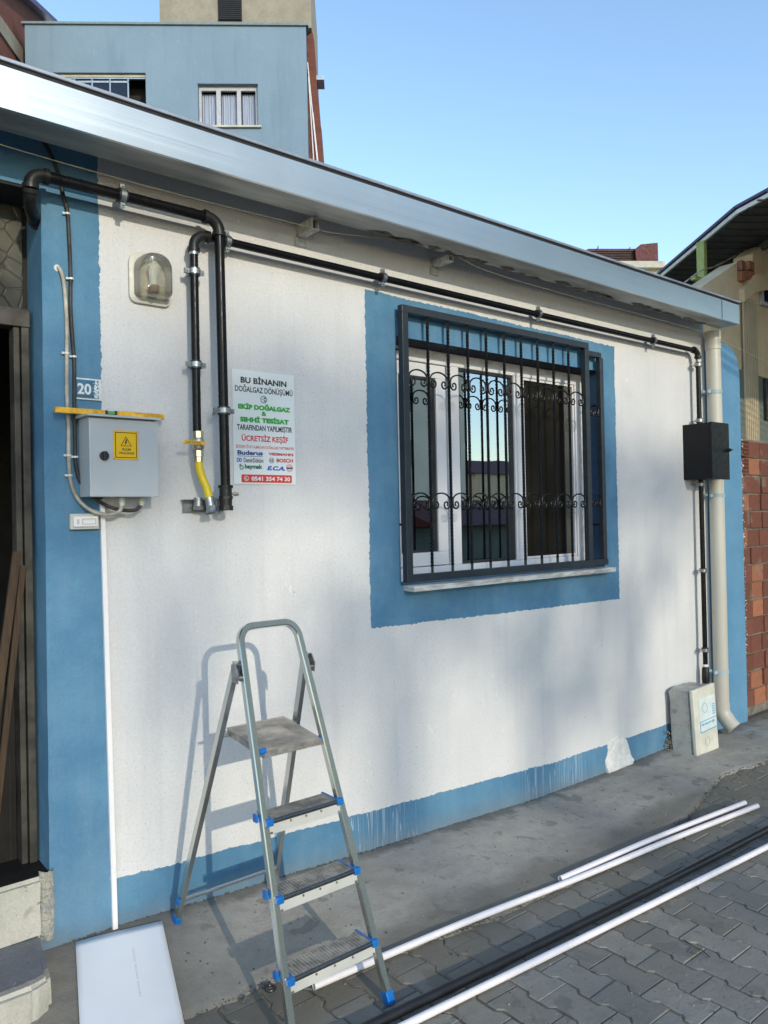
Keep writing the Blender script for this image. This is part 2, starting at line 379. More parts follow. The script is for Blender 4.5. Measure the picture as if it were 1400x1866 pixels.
def glassmat(name, base=.16, gain=1.0, tint=(.85,.9,.95)):
    t = NT(name); t.t.nodes.remove(t.b); lw = t.n('Fresnel'); lw.inputs[0].default_value = 1.55
    f = t.math('MULTIPLY_ADD', lw.outputs[0], gain, base, clamp=True)
    g = t.n('BsdfGlossy'); g.inputs['Roughness'].default_value = .005; g.inputs['Color'].default_value = (.92,.96,1,1)
    tr = t.n('BsdfTransparent'); tr.inputs[0].default_value = tint+(1,); mx = t.n('MixShader'); t.l(f, mx.inputs[0]); t.l(tr.outputs[0], mx.inputs[1]); t.l(g.outputs[0], mx.inputs[2])
    b = t.n('Bump'); b.inputs['Strength'].default_value = .05; b.inputs['Distance'].default_value = .01; t.l(t.noise(t.coord(), 2.0, 2), b.inputs['Height']); t.l(b.outputs[0], g.inputs['Normal'])
    t.l(mx.outputs[0], t.out.inputs[0]); return t.m
M_glass = glassmat('window_glass', .34, 1.9)
def frosted():
    t = NT('hexagon_patterned_glass'); v = t.coord(); vo = t.n('TexVoronoi', feature='DISTANCE_TO_EDGE')
    t.l(t.mapping(v, (1,.3,1)), vo.inputs['Vector']); vo.inputs['Scale'].default_value = 14
    n = t.noise(v, 2.5, 4); c = t.mix(t.ramp(n, .3, .65), (.03,.03,.027), (.13,.125,.10)); c = t.mix(t.ramp(vo.outputs[0], .0, .03, .8, 0), c, (.05,.05,.04))
    t.color(c); t.rough(.25); t.bump(t.ramp(vo.outputs[0], 0, .06), .5, .01); return t.m
M_frost = frosted()
def lampglass():
    t = NT('yellowed_lamp_glass'); t.t.nodes.remove(t.b); fr = t.n('Fresnel'); fr.inputs[0].default_value = 1.5
    v = t.coord(); sx = t.n('SeparateXYZ'); t.l(v, sx.inputs[0]); rib = t.math('SINE', t.math('MULTIPLY', sx.outputs[2], 1100.0))
    bp = t.n('Bump'); bp.inputs['Strength'].default_value = .35; bp.inputs['Distance'].default_value = .002; t.l(rib, bp.inputs['Height'])
    g = t.n('BsdfGlossy'); g.inputs['Roughness'].default_value = .12; t.l(bp.outputs[0], g.inputs['Normal'])
    tr = t.n('BsdfTransparent'); tr.inputs[0].default_value = (.90,.87,.76,1); df = t.n('BsdfDiffuse'); df.inputs[0].default_value = (.50,.47,.38,1); t.l(bp.outputs[0], df.inputs['Normal'])
    n = t.ramp(t.noise(v, 14, 4), .35, .75, .18, .50); m1 = t.n('MixShader'); t.l(n, m1.inputs[0]); t.l(tr.outputs[0], m1.inputs[1]); t.l(df.outputs[0], m1.inputs[2])
    m2 = t.n('MixShader'); t.l(t.math('MULTIPLY_ADD', fr.outputs[0], 1.2, .06, clamp=True), m2.inputs[0]); t.l(m1.outputs[0], m2.inputs[1]); t.l(g.outputs[0], m2.inputs[2]); t.l(m2.outputs[0], t.out.inputs[0]); return t.m
M_lampg = lampglass()

# ------------------------------------------------------------------ lettering
def text(s, x0, x1, z0, z1, y, mat, parent, bold=0.0, shear=0.0, name='lettering', label=None):
    cu = bpy.data.curves.new('t', 'FONT'); cu.body = s; cu.size = 1; cu.offset = bold; cu.shear = shear; cu.resolution_u = 3
    o = bpy.data.objects.new('t', cu); COL.objects.link(o); bpy.context.view_layer.update()
    me = bpy.data.meshes.new_from_object(o.evaluated_get(bpy.context.evaluated_depsgraph_get()))
    bpy.data.objects.remove(o)
    n = len(me.vertices); co = np.empty(n*3); me.vertices.foreach_get('co', co); co = co.reshape(-1, 3)
    a = co[:, :2].min(0); b = co[:, :2].max(0); q = np.empty_like(co)
    q[:, 0] = x0+(co[:, 0]-a[0])/(b[0]-a[0])*(x1-x0); q[:, 1] = y; q[:, 2] = z0+(co[:, 1]-a[1])/(b[1]-a[1])*(z1-z0)
    me.vertices.foreach_set('co', q.ravel()); me.materials.clear(); me.materials.append(mat); me.name = name
    ob = bpy.data.objects.new(name, me); COL.objects.link(ob)
    if label: ob['label'] = label
    par(ob, parent); return ob
def ring(mb, cx, cz, ro, ri, y0, y1, n=28, mi=0):
    vs = []; fs = []
    for k in range(n):
        a = 2*math.pi*k/n; c, s_ = math.cos(a), math.sin(a)
        vs += [(cx+ro*c, y0, cz+ro*s_), (cx+ri*c, y0, cz+ri*s_), (cx+ro*c, y1, cz+ro*s_), (cx+ri*c, y1, cz+ri*s_)]
    for k in range(n):
        a = 4*k; b = 4*((k+1) % n); fs += [(a, a+1, b+1, b), (a+2, b+2, b+3, a+3), (a, b, b+2, a+2), (a+1, a+3, b+3, b+1)]
    return mb.add(vs, fs, mi)

# ------------------------------------------------------------------ ground
def interp(x, tab):
    if x <= tab[0][0]: return tab[0][1]
    for (a, b), (c, d) in zip(tab, tab[1:]):
        if x <= c: return b+(d-b)*(x-a)/(c-a)
    return tab[-1][1]
BASE = [(-2,.05),(0.6,.045),(1.04,.038),(2.21,-.021),(3.55,-.08),(4.2,-.081),(5.0,-.070),(5.7,-.08),(6.1,-.100),(9,-.10)]
EDGE = [(-2,-.60),(1.09,-.52),(1.59,-.54),(1.83,-.67),(2.02,-.71),(2.35,-.755),(2.82,-.77),(3.52,-.775),(3.95,-.73),(4.2,-.66),(4.41,-.60),(4.76,-.52),(5.15,-.58),(6.2,-.66),(9.,-.7)]
from mathutils import noise as mn
def edge_y(x): return interp(x, EDGE)+.022*mn.noise(Vector((x*9, 0, 3)))+.012*mn.noise(Vector((x*31, 5, 3)))
def apron_z(x, y):
    e = edge_y(x); t = max(0, min(1, -y/-e if e else 0)); t = max(0, min(1, y/e))
    z = interp(x, BASE)*(1-t)+(-.074)*t
    return z+.005*mn.noise(Vector((x*3, y*3, 0)))+.0025*mn.noise(Vector((x*14, y*14, 1)))
mb = MB(); gr = mb.add([(-150,-150,-.104),(300,-150,-.104),(300,0.3,-.104),(-150,.3,-.104)], [(0,1,2,3)]).add([(-150,.3,-.104),(300,.3,-.104),(300,300,-.104),(-150,300,-.104)], [(0,1,2,3)]).build('ground', M_ground); tag(gr, kind='structure')
tag(MB().add([(-3.5,-7.2,-.0955),(11,-7.2,-.0955),(11,-.25,-.0955),(-3.5,-.25,-.0955)], [(0,1,2,3)]).build('joint_sand', M_sand), kind='structure')
nx, ny = 420, 34; mb = MB(); vs = []
for i in range(nx+1):
    x = -1.5+i*(10.5)/nx; e = edge_y(x)
    for j in range(ny+1):
        t = j/ny
        if j == ny: vs.append((x, e-.006, -.12))
        else:
            tt = min(1, j/(ny-1)); y = .03+(e-.03)*tt; vs.append((x, y, apron_z(x, min(0, y))-(.008 if j == ny-1 else 0)))
mb.add(vs, [(i*(ny+1)+j, i*(ny+1)+j+1, (i+1)*(ny+1)+j+1, (i+1)*(ny+1)+j) for i in range(nx) for j in range(ny)])
tag(mb.build('concrete_apron', M_apron, smooth=True), kind='structure')

# interlocking pavers
PX, PY = .1455, .2135
def paver_mesh():
    g = .0042; wE = PX/2+.0095-g; wM = PX/2-.0095-g; hl = PY/2-.0022
    prof = [(hl, wE), (.062, wE), (.043, wM), (-.043, wM), (-.062, wE), (-hl, wE)]
    out = [(w_, y_) for y_, w_ in prof]+[(-w_, y_) for y_, w_ in prof[::-1]]
    n = len(out); vs = []; c = .0045
    for z, ins in ((-.03, 0), (-c, 0), (0, c)):
        for (a, b) in out: vs.append((a-math.copysign(ins, a), b-(math.copysign(ins*.5, b) if abs(b) > .07 else 0), z))
    fs = []
    for l in range(2):
        for k in range(n): fs.append((l*n+k, l*n+(k+1) % n, (l+1)*n+(k+1) % n, (l+1)*n+k))
    fs.append(tuple(2*n+k for k in range(n)))
    return vs, fs
pv, pf = paver_mesh()
pme = bpy.data.meshes.new('paver'); pme.from_pydata(pv, [], pf); pme.materials.append(M_paver)
bm = bmesh.new(); bm.from_mesh(pme); bmesh.ops.recalc_face_normals(bm, faces=bm.faces); bm.to_mesh(pme); bm.free()
paving = bpy.data.objects.new('paving', None); COL.objects.link(paving); tag(paving, kind='structure')
cands = []
for i in range(-22, 60):
    for j in range(-26, 8):
        x = 2.232+.073+PX*i; y = -1.333+PY*j+PY/2+(PY/2 if i % 2 else 0)
        if y > edge_y(x)+.16: continue
        if y > -.3: continue
        d = Vector((x, y, -.09))-CAM; zc = d.dot(_f)
        inv = False
        if zc > .2:
            u = 700+1400*d.dot(R2)/zc; v = 933-1400*d.dot(U2)/zc; inv = (-60 < u < 1470 and v < 1950)
        cands.append((0 if inv else 1, d.length, x, y))
cands.sort()
rest = MB()
for k, (nv, dl, x, y) in enumerate(cands):
    z = -.091+random.uniform(-.0025, .0025)+.006*mn.noise(Vector((x*1.3, y*1.3, 7))); rx, ry, rz = (random.gauss(0, .008) for _ in range(3)); fl = random.choice((0, math.pi))
    M = Matrix.Translation((x+random.gauss(0, .0012), y+random.gauss(0, .0012), z)) @ Matrix.Rotation(fl+rz*.8, 4, 'Z') @ Matrix.Rotation(rx, 4, 'X') @ Matrix.Rotation(ry, 4, 'Y')
    if k < 290 and nv == 0:
        o = bpy.data.objects.new('paver', pme); COL.objects.link(o); o.matrix_world = M; o.parent = paving
    else: rest.add([M @ Vector(v) for v in pv], pf)
r_ = rest.build('farther_pavers', M_paver, paving); tag(r_, kind='stuff')

# ------------------------------------------------------------------ the house
house = thing('house', 'low single storey house with white stucco wall, blue painted bands and metal eaves', 'house', (3.2, 0, 0))
def hp(o): return par(o, house)
# front wall: one skin with openings (door x<.81, window 2.53..4.275)
DX, DZ0, DZ1 = .812, .32, 2.85; WX0, WX1, WZ0, WZ1 = 2.53, 4.275, 1.255, 2.53; WR = 5.6; TOP = 3.03; RD = .21
def wall_mesh():
    mb = MB()
    def jx(z): return DX+.006*mn.noise(Vector((0, 0, z*3)))+.0025*mn.noise(Vector((3, 0, z*16)))-.004*(z-1.6)*-1
    xs = sorted(set([round(-3+.25*i, 4) for i in range(16)]+[DX, 1.2, 1.6, 2.0, WX0, 2.9, 3.3, 3.7, WX1, 4.6, 5.0, WR]))
    zs = sorted(set([-.14, 0.1, DZ0, WZ0, WZ1, DZ1, TOP]+[round(.32+.1*i, 3) for i in range(26)]))
    def hole(xm, zm): return (xm < DX and DZ0 < zm < DZ1) or (WX0 < xm < WX1 and WZ0 < zm < WZ1)
    idx = {}
    def V(x, z, y=0):
        k = (x, z, y)
        if k not in idx:
            X = jx(z) if (x == DX and DZ0 <= z <= DZ1) else x
            Z = z
            if x == DX and z == DZ1: X -= .012; Z -= .012
            idx[k] = len(mb.v); mb.v.append((X, y, Z))
        return idx[k]
    xs = [x for x in xs if x <= WR]
    for a, b in zip(xs, xs[1:]):
        for c, d in zip(zs, zs[1:]):
            if not hole((a+b)/2, (c+d)/2):
                mb.f.append((V(a, c), V(b, c), V(b, d), V(a, d))); mb.mi.append(0)
    def strip(p, q, r=RD, mi=0): mb.f.append((V(*p), V(*q), V(q[0], q[1], r), V(p[0], p[1], r))); mb.mi.append(mi)
    for c, d in zip(zs, zs[1:]):
        if DZ0 <= c and d <= DZ1: strip((DX, c), (DX, d), .20)
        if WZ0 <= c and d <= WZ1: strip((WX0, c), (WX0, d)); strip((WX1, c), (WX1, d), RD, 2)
        strip((WR, c), (WR, d), .5)
    for a, b in zip(xs, xs[1:]):
        if b <= DX: strip((a, DZ1), (b, DZ1), .20)
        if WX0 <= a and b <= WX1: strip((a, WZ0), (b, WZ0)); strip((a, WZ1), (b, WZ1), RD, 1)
        strip((a, TOP), (b, TOP), .5)
    return mb
hp(wall_mesh().build('wall', [M_wall, simple('shade_dark_soffit', (.018,.024,.034), .8, 0, .2, 5, .3, 90, spec=.2), simple('shade_navy_reveal', (.040,.085,.165), .8, 0, .3, 3, .3, 90, spec=.2)]))  # window soffit and right reveal carry their shade in the colour
# inner shell: room behind window and door
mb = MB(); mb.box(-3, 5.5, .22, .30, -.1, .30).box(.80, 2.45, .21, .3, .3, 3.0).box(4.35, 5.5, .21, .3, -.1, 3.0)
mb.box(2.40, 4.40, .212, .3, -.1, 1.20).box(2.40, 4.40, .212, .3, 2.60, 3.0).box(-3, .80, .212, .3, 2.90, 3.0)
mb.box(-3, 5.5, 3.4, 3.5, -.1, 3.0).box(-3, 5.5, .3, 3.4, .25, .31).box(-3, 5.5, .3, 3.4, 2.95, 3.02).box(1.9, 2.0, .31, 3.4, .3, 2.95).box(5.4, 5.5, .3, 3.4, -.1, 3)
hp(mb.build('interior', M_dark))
# roof & eaves
mb = MB(); mb.box(-3.0, 5.55, -.14, 4.2, 3.05, 3.10); hp(mb.build('roof', M_lip))
ev = hp(MB().box(-3.0, 5.556, -.300, -.285, 2.962, 3.100).build('fascia', M_fascia))
par(MB().box(-3.0, 5.556, -.284, -.14, 2.9622, 2.968).box(-3, 5.556, -.146, -.141, 2.969, 3.1).build('gutter_bottom', M_soffit), house)
par(MB().box(5.300, 5.305, -.3015, -.3002, 2.964, 3.098).build('joint', M_darkgap), house)
par(MB().box(-3.0, 5.558, -.296, -.284, 3.101, 3.114).build('shadow_gap', M_darkgap), house)
par(MB().box(-3.0, 5.565, -.306, -.16, 3.115, 3.129).build('roof_edge', M_lip, bevel=.003), house)
# soffit board in the shadow between wall and gutter
mb = MB(); mb.box(-3.0, 5.58, -.139, .02, 3.031, 3.045); hp(mb.build('soffit', M_soffit))
for bx, z0, z1 in ((1.955, 2.908, 2.9615), (2.80, 2.930, 2.9615)):
    mb = MB(); y0, y1, t, hw = -.135, .0, .004, .019
    mb.box(bx-hw, bx+hw, y0, y1, z0, z0+t).box(bx-hw, bx+hw, y0, y1, z1-t, z1).box(bx-hw, bx-hw+t, y0, y1, z0+t, z1-t).box(bx+hw-t, bx+hw, y0, y1, z0+t, z1-t)
    hp(mb.build('eaves_bracket', M_brk))
    hp(MB().box(bx-hw+t, bx+hw-t, y0+.03, y0+.034, z0+t, z1-t).build('bracket_hollow', M_darkgap))  # black plate gives the tube's inner shade as colour
    hp(MB().box(bx-.03, bx+.03, -.012, -.001, z0-.04, z0-.002).build('bracket_plate', M_brk))
# mortar smears under the eaves
mb = MB()
for k in range(46):
    x = random.uniform(2.2, 5.3); s = random.uniform(.01, .035); y = -.14-random.uniform(0, .03)
    mb.add([(x-s*2.5, y, 2.960), (x, y-s*.9, 2.960), (x+s*2.5, y, 2.960), (x, -.14, 2.957)], [(0,1,2,3)])
tag(hp(mb.build('mortar_smear', M_mortar)), kind='stuff')

# window
win = MB(); FY0, FY1 = .155, .205
def frame_rect(mb, x0, x1, z0, z1, t, y0, y1, tb=None):
    tb = tb or t
    mb.box(x0, x1, y0, y1, z0, z0+tb).box(x0, x1, y0, y1, z1-t, z1).box(x0, x0+t, y0, y1, z0+tb, z1-t).box(x1-t, x1, y0, y1, z0+tb, z1-t)
frame_rect(win, WX0+.001, WX1-.001, WZ0+.001, WZ1-.001, .07, FY0, FY1)
win.box(3.035, 3.125, FY0, FY1, WZ0+.071, WZ1-.071).box(3.60, 3.685, FY0, FY1, WZ0+.071, WZ1-.071)
window = hp(win.build('window', M_upvc, bevel=.004))
sash = MB(); frame_rect(sash, 2.604, 3.03, 1.33, 2.455, .075, .165, .215); child(sash.build('sash', M_upvc, bevel=.004), window)
sash = MB(); frame_rect(sash, 2.682, 2.952, 1.408, 2.377, .010, .175, .20); child(sash.build('gasket', M_rubber), window)
sash = MB(); frame_rect(sash, 3.128, 3.598, 1.328, 2.457, .012, .168, .20); child(sash.build('gasket', M_rubber), window)
for a, b, c, d, y in ((2.69, 2.945, 1.415, 2.37, .188), (3.138, 3.588, 1.338, 2.447, .184)):
    child(MB().box(a, b, y, y+.006, c, d).build('pane', M_glass), window)
# insect screen in the right bay, with a second sash behind
child(MB().box(3.70, 4.155, .178, .182, 1.345, 2.445).build('insect_screen', M_screen), window)
sc = MB(); frame_rect(sc, 3.688, 4.20, 1.328, 2.458, .014, .165, .188); child(sc.build('screen_frame', M_upvc), window)
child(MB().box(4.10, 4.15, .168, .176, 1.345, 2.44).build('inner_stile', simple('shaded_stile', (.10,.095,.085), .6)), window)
# rough plaster round the frame
mb = MB()
def ragged(x0, x1, z0, z1, n, side):
    vs = []; 
    for k in range(n+1):
        t = k/n; r = .012+.014*abs(mn.noise(Vector((t*9, z0*3, x0))))
        if side == 't': vs += [(x0+(x1-x0)*t, .150, z1), (x0+(x1-x0)*t, .1515, z1-r-.012)]
        else: vs += [(x1, .150, z0+(z1-z0)*t), (x1-r-.02, .1515, z0+(z1-z0)*t)]
    mb.add(vs, [(2*k, 2*k+1, 2*k+3, 2*k+2) for k in range(n)])
ragged(WX0, WX1, 0, WZ1-.002, 90, 't'); ragged(0, WX1-.002, WZ0, WZ1, 60, 'r')
hp(mb.build('plaster_edge', M_plaster))
# sill
sil = MB().box(2.545, 4.275, -.085, .154, 1.224, 1.2535); hp(sil.build('window_sill', M_sill, bevel=.003))
# doorway
dfr = hp(MB().box(.771, .799, .12, .19, .322, 2.354).build('door_frame', M_frame, bevel=.003))
hp(MB().box(.745, .767, .13, .20, .322, 2.354).build('door_frame', M_frame, bevel=.003))
hp(MB().box(-3, .803, .12, .19, 2.355, 2.425).build('transom_bar', M_frame, bevel=.003))
hp(MB().box(.690, .697, .13, .17, 2.426, 2.838).build('transom_bar', M_frame))
hp(MB().box(.6975, .795, .190, .196, 2.426, 2.838).build('transom_pane', M_frost))
hp(MB().box(-3, .6895, .190, .196, 2.426, 2.838).build('transom_pane', M_frost))
hp(MB().box(-3, .806, .004, .198, 2.84, 2.848).build('lintel_shade_sheet', M_dark))  # dark sheet over the door soffit, its shade put into the colour
hp(MB().box(-3, .744, .20, .215, .322, .985).build('lower_door_panel', M_leaf_panel))
hp(MB().box(.722, .724, .1985, .1995, .322, .72).build('panel_seam', M_darkgap))
hp(MB().box(-3, .806, .0, .27, .30, .3215).build('threshold', M_leaf_panel))
for a_, b_, nm in (((-30, 1480), (31, 1005), 'a wide'), ((-8, 1500), (42, 1030), 'a narrow')):
    p_ = at_y(a_[0], a_[1], .10); q_ = at_y(b_[0], b_[1], .112); pl = thing('wood_plank', nm+' brown plank leaning inside the dark doorway', 'plank', p_)
    child(MB().beam(p_, q_, .03 if nm == 'a wide' else .022, .018, up=(0,1,0)).build('board', M_wood, bevel=.002), pl)
# steps
def rough_block(poly, z0, z1, name, mats, seed=0, top=None):
    bmx = bmesh.new(); vs = [bmx.verts.new((x, y, z1)) for x, y in poly]; f = bmx.faces.new(vs)
    r = bmesh.ops.extrude_face_region(bmx, geom=[f]); bmesh.ops.translate(bmx, verts=[v for v in r['geom'] if isinstance(v, bmesh.types.BMVert)], vec=(0,0,z0-z1))
    bmesh.ops.bevel(bmx, geom=list(bmx.edges), offset=.015, segments=2, affect='EDGES')
    bmesh.ops.triangulate(bmx, faces=bmx.faces); bmesh.ops.subdivide_edges(bmx, edges=bmx.edges, cuts=3, use_grid_fill=True)
    for v in bmx.verts: v.co += v.co.normalized()*0+Vector((mn.noise(v.co*9+Vector((seed,0,0))), mn.noise(v.co*9+Vector((0,seed,4))), mn.noise(v.co*9+Vector((7,0,seed)))))*.006
    bmesh.ops.recalc_face_normals(bmx, faces=bmx.faces)
    me = bpy.data.meshes.new(name); bmx.to_mesh(me); bmx.free(); me.materials.append(mats)
    me.polygons.foreach_set('use_smooth', [True]*len(me.polygons)); me.set_sharp_from_angle(angle=rad(45))
    o = bpy.data.objects.new(name, me); COL.objects.link(o); return o
hp(rough_block([(-.6,-.016),(.785,-.016),(.785,.1),(-.6,.1)], .095, .318, 'step', M_step, 1))
hp(rough_block([(-.6,-.285),(.66,-.285),(.725,-.262),(.745,-.16),(.758,-.02),(.758,.05),(-.6,.05)], .093, .108, 'step', M_step_dark, 2))
hp(rough_block([(-.6,-.30),(.67,-.30),(.735,-.268),(.750,-.16),(.757,-.02),(.757,.05),(-.6,.05)], -.12, .092, 'step', M_step, 3))
# crumbled mortar beside the step
def chunks(name, mat, parent, n, fn, s0, s1):
    mb = MB()
    for k in range(n):
        p = Vector(fn()); s = random.uniform(s0, s1); q = Matrix.Rotation(random.random()*6, 3, Vector((random.random(), random.random(), random.random())).normalized())
        vs = [p+q @ Vector((a*s*random.uniform(.6, 1.3), b*s*random.uniform(.6, 1.3), c*s*random.uniform(.6, 1.3))) for a, b, c in ((1,0,0),(-1,0,0),(0,1,0),(0,-1,0),(0,0,1),(0,0,-1))]
        mb.add(vs, [(0,2,4),(2,1,4),(1,3,4),(3,0,4),(2,0,5),(1,2,5),(3,1,5),(0,3,5)])
    o = mb.build(name, mat); tag(o, kind='stuff')
    if parent: child(o, parent)
    return o
def rough_strip():
    mb = MB(); nx_, nz_ = 16, 70; vs = []
    for j in range(nz_+1):
        z = .085+(.335-.085)*j/nz_
        for i in range(nx_+1):
            u = i/nx_; x = .770+.052*u+.006*mn.noise(Vector((0, z*30, 2)))*(1 if i in (0, nx_) else .3)+.008*mn.noise(Vector((4, z*12, 2)))
            y = -.004-.018*(1-abs(2*u-1)**2)*(1+.0)+.010*mn.noise(Vector((x*70, z*70, 1)))*(0 if i in (0, nx_) else 1)-.006*mn.noise(Vector((x*160, z*160, 1)))
            if i in (0, nx_): y = .002
            vs.append((x, y, z))
    return mb.add(vs, [(j*(nx_+1)+i, j*(nx_+1)+i+1, (j+1)*(nx_+1)+i+1, (j+1)*(nx_+1)+i) for j in range(nz_) for i in range(nx_)])
hp(rough_strip().build('crumbled_mortar', M_rmort))
chunks('crumbled_mortar', M_mortar, house, 300, lambda: (random.gauss(5.02, .05)-.0, random.uniform(-.04, .0), -.075+abs(random.gauss(0, .06))), .003, .010)
# blob of fresh plaster over the plinth
def plaster_patch():
    ol = [(4.237,-.085),(4.227,.003),(4.250,.030),(4.259,.057),(4.255,.080),(4.261,.103),(4.30,.128),(4.335,.138),(4.38,.136),(4.415,.126),(4.450,.100),(4.476,.071),(4.488,.040),(4.505,-.001),(4.515,-.03),(4.535,-.062),(4.50,-.085),(4.451,-.092),(4.40,-.095),(4.327,-.105)]
    den = []
    for k, (x, z) in enumerate(ol):
        x2, z2 = ol[(k+1) % len(ol)]
        for j in range(4): t_ = j/4; den.append((x+(x2-x)*t_+.006*mn.noise(Vector((k*2+t_*2, 1, 0))), z+(z2-z)*t_+.006*mn.noise(Vector((k*2+t_*2, 7, 0)))))
    cx, cz = 4.37, .0; n = len(den); mb = MB(); vs = []; R = ((1.0, .001), (.99, -.006), (.95, -.008), (.7, -.008), (.4, -.006), (.15, -.007))
    for q_, (f_, y_) in enumerate(R):
        for x, z in den:
            X = cx+(x-cx)*f_; Z = cz+(z-cz)*f_; bul = -.012*max(0, min(1, (-.02-Z)/.05)) if q_ else 0
            vs.append((X, y_+bul+(.004*mn.noise(Vector((X*40, Z*40, 0))) if q_ else 0), Z))
    fs = [(l*n+k, l*n+(k+1) % n, (l+1)*n+(k+1) % n, (l+1)*n+k) for l in range(len(R)-1) for k in range(n)]+[tuple((len(R)-1)*n+k for k in range(n))]
    return mb.add(vs, fs)
hp(plaster_patch().build('plaster_patch', M_plaster, smooth=True, angle=60))
# painted-over wall end next to the downpipe and the blue continuation
bw = thing('garden_wall', 'tall narrow blue stucco wall end between downpipe and bare brick', 'wall', (5.9, .05, -.1))
def top_at(x): return interp(x, [(5.62, 2.93), (5.98, 2.925), (6.08, 2.89), (6.15, 2.82), (6.175, 2.70)])+.008*mn.noise(Vector((x*30, 0, 0)))
xs = [5.62+.0185*i for i in range(31)]
poly = [(5.62, -.14)]+[(6.175+.008*mn.noise(Vector((0, 0, z*7))), z) for z in [-.14+.1*i for i in range(27)]]+[(6.175, 2.62)]+[(x, top_at(x)) for x in xs[::-1]]
child(MB().prism(poly, 'y', .012, .22).build('wall', M_blue), bw)

# ------------------------------------------------------------------ gas pipes
def clamp_ring(mb, c, axis, r, w=.018):
    a = Vector(axis); mb.tube([Vector(c)-a*w/2, Vector(c)+a*w/2], r, 14, 0)
def clamp(c, axis, r, parent, wall_y=0.0, name='clamp'):
    """split pipe clamp: rubber liner, steel band, two screw ears and a stud into the wall"""
    c = Vector(c); a = Vector(axis)
    mb = MB(); mb.tube([c-a*.017, c+a*.017], r+.006, 16, 1).tube([c-a*.010, c+a*.010], r+.0095, 16, 0)
    side = Vector((0,0,1)) if abs(a.x) > .5 else Vector((1,0,0))
    for s in (-1, 1):
        e = c+side*s*(r+.016); mb.box(-.009, .009, -.0075, .0075, -.010, .010, 0, Matrix.Translation(e))
        mb.tube([e+Vector((0,-.014,0)), e+Vector((0,.012,0))], .0045, 8, 0)
    mb.tube([c+Vector((0, r+.004, 0)), (c.x, wall_y, c.z)], .004, 8, 0)
    return child(mb.build(name, [M_galv, M_knob], smooth=True), parent)
def elbow(mb, pts, r, mi=0):
    mb.tube(pts, r, 18, mi); 
    for p, q in ((pts[0], pts[1]), (pts[-1], pts[-2])):
        p = Vector(p); d = (Vector(q)-p).normalized(); mb.tube([p-d*.002, p+d*.014], r+.0045, 18, mi)
# feed pipe: from the doorway, along the wall, down to the meter bracket
fp = thing('gas_pipe', 'thicker black gas pipe from the doorway dropping beside the notice', 'pipe', (1.49, 0, 1.65))
R1 = .0205; Y1 = -.10; Z1 = 2.857
child(MB().tube([(.80, Y1, Z1), (1.44, Y1, Z1)], R1, 20).build('pipe', M_pipe, smooth=True), fp)
child(MB().tube([(1.492, Y1, 2.80), (1.500, Y1, 1.72)], R1, 20).build('pipe', M_pipe, smooth=True), fp)
mb = MB(); elbow(mb, [(1.425, Y1, Z1)]+arc((1.440, Y1, Z1-.052), .052, 90, 0, 8)+[(1.492, Y1, 2.79)], R1+.0035); child(mb.build('elbow', M_fit, smooth=True), fp)
mb = MB(); elbow(mb, [(.815, Y1, Z1)]+arc((.80, Y1, Z1-.045), .045, 90, 180, 8)+[(.755, Y1, 2.80)], R1+.004); child(mb.build('elbow', M_fit, smooth=True), fp)
mb = MB(); elbow(mb, smooth_path([(.755, Y1, 2.80), (.757, Y1+.012, 2.778), (.766, -.055, 2.757), (.786, -.005, 2.746), (.812, .055, 2.742)], 4), R1+.003); child(mb.build('elbow', M_fit, smooth=True), fp)
clamp((1.085, Y1, Z1), (1,0,0), R1, fp); clamp((1.498, Y1, 2.06), (0,0,1), R1, fp)
mb = MB(); mb.tube([(1.500, Y1, 1.745), (1.500, Y1, 1.735), (1.500, Y1, 1.66), (1.500, Y1, 1.655)], .026, 16).tube([(1.500, Y1, 1.75), (1.500, Y1, 1.738)], .031, 16).tube([(1.500, Y1, 1.705), (1.500, Y1, 1.692)], .030, 8).tube([(1.500, Y1, 1.665), (1.500, Y1, 1.645)], .031, 8)
child(mb.build('end_fitting', M_fit, smooth=True), fp)
child(MB().tube([(1.52, Y1-.01, 1.715), (1.548, Y1-.012, 1.713)], .006, 10).tube([(1.535, Y1-.012, 1.713), (1.55, Y1-.012, 1.713)], .009, 6).build('test_nipple', M_brass, smooth=True), fp)
# the wall run
gp = thing('gas_pipe', 'long slim black gas pipe clipped above the barred window', 'pipe', (1.393, 0, 1.9))
R2_ = .0172; Y2 = -.066; Z2 = 2.788
child(MB().tube([(1.45, Y2, Z2), (3.4, Y2, Z2-.004), (5.335, Y2, Z2-.002)], R2_, 18).build('pipe', M_pipe, smooth=True), gp)
child(MB().tube([(1.393, Y2, 2.74), (1.393, Y2, 1.965)], R2_, 18).build('pipe', M_pipe, smooth=True), gp)
child(MB().tube([(5.387, Y2, 2.73), (5.392, Y2, .40)], R2_, 18).build('pipe', M_pipe, smooth=True), gp)
mb = MB(); elbow(mb, [(1.462, Y2, Z2)]+arc((1.445, Y2, Z2-.052), .052, 90, 180, 8)+[(1.393, Y2, 2.715)], R2_+.0035); child(mb.build('elbow', M_fit, smooth=True), gp)
child(MB().tube([(1.393, Y2, 2.722), (1.393, Y2, 2.700)], R2_+.002, 16).build('thread_tape', M_galv, smooth=True), gp)
mb = MB(); elbow(mb, [(5.325, Y2, Z2)]+arc((5.342, Y2, Z2-.045), .045, 90, 0, 8)+[(5.387, Y2, 2.735)], R2_+.0035); child(mb.build('elbow', M_fit, smooth=True), gp)
for z_ in (2.705, .458): child(MB().tube([(5.389, Y2, z_+.017), (5.389, Y2, z_)], R2_+.002, 16).build('thread_tape', M_plaster, smooth=True), gp)
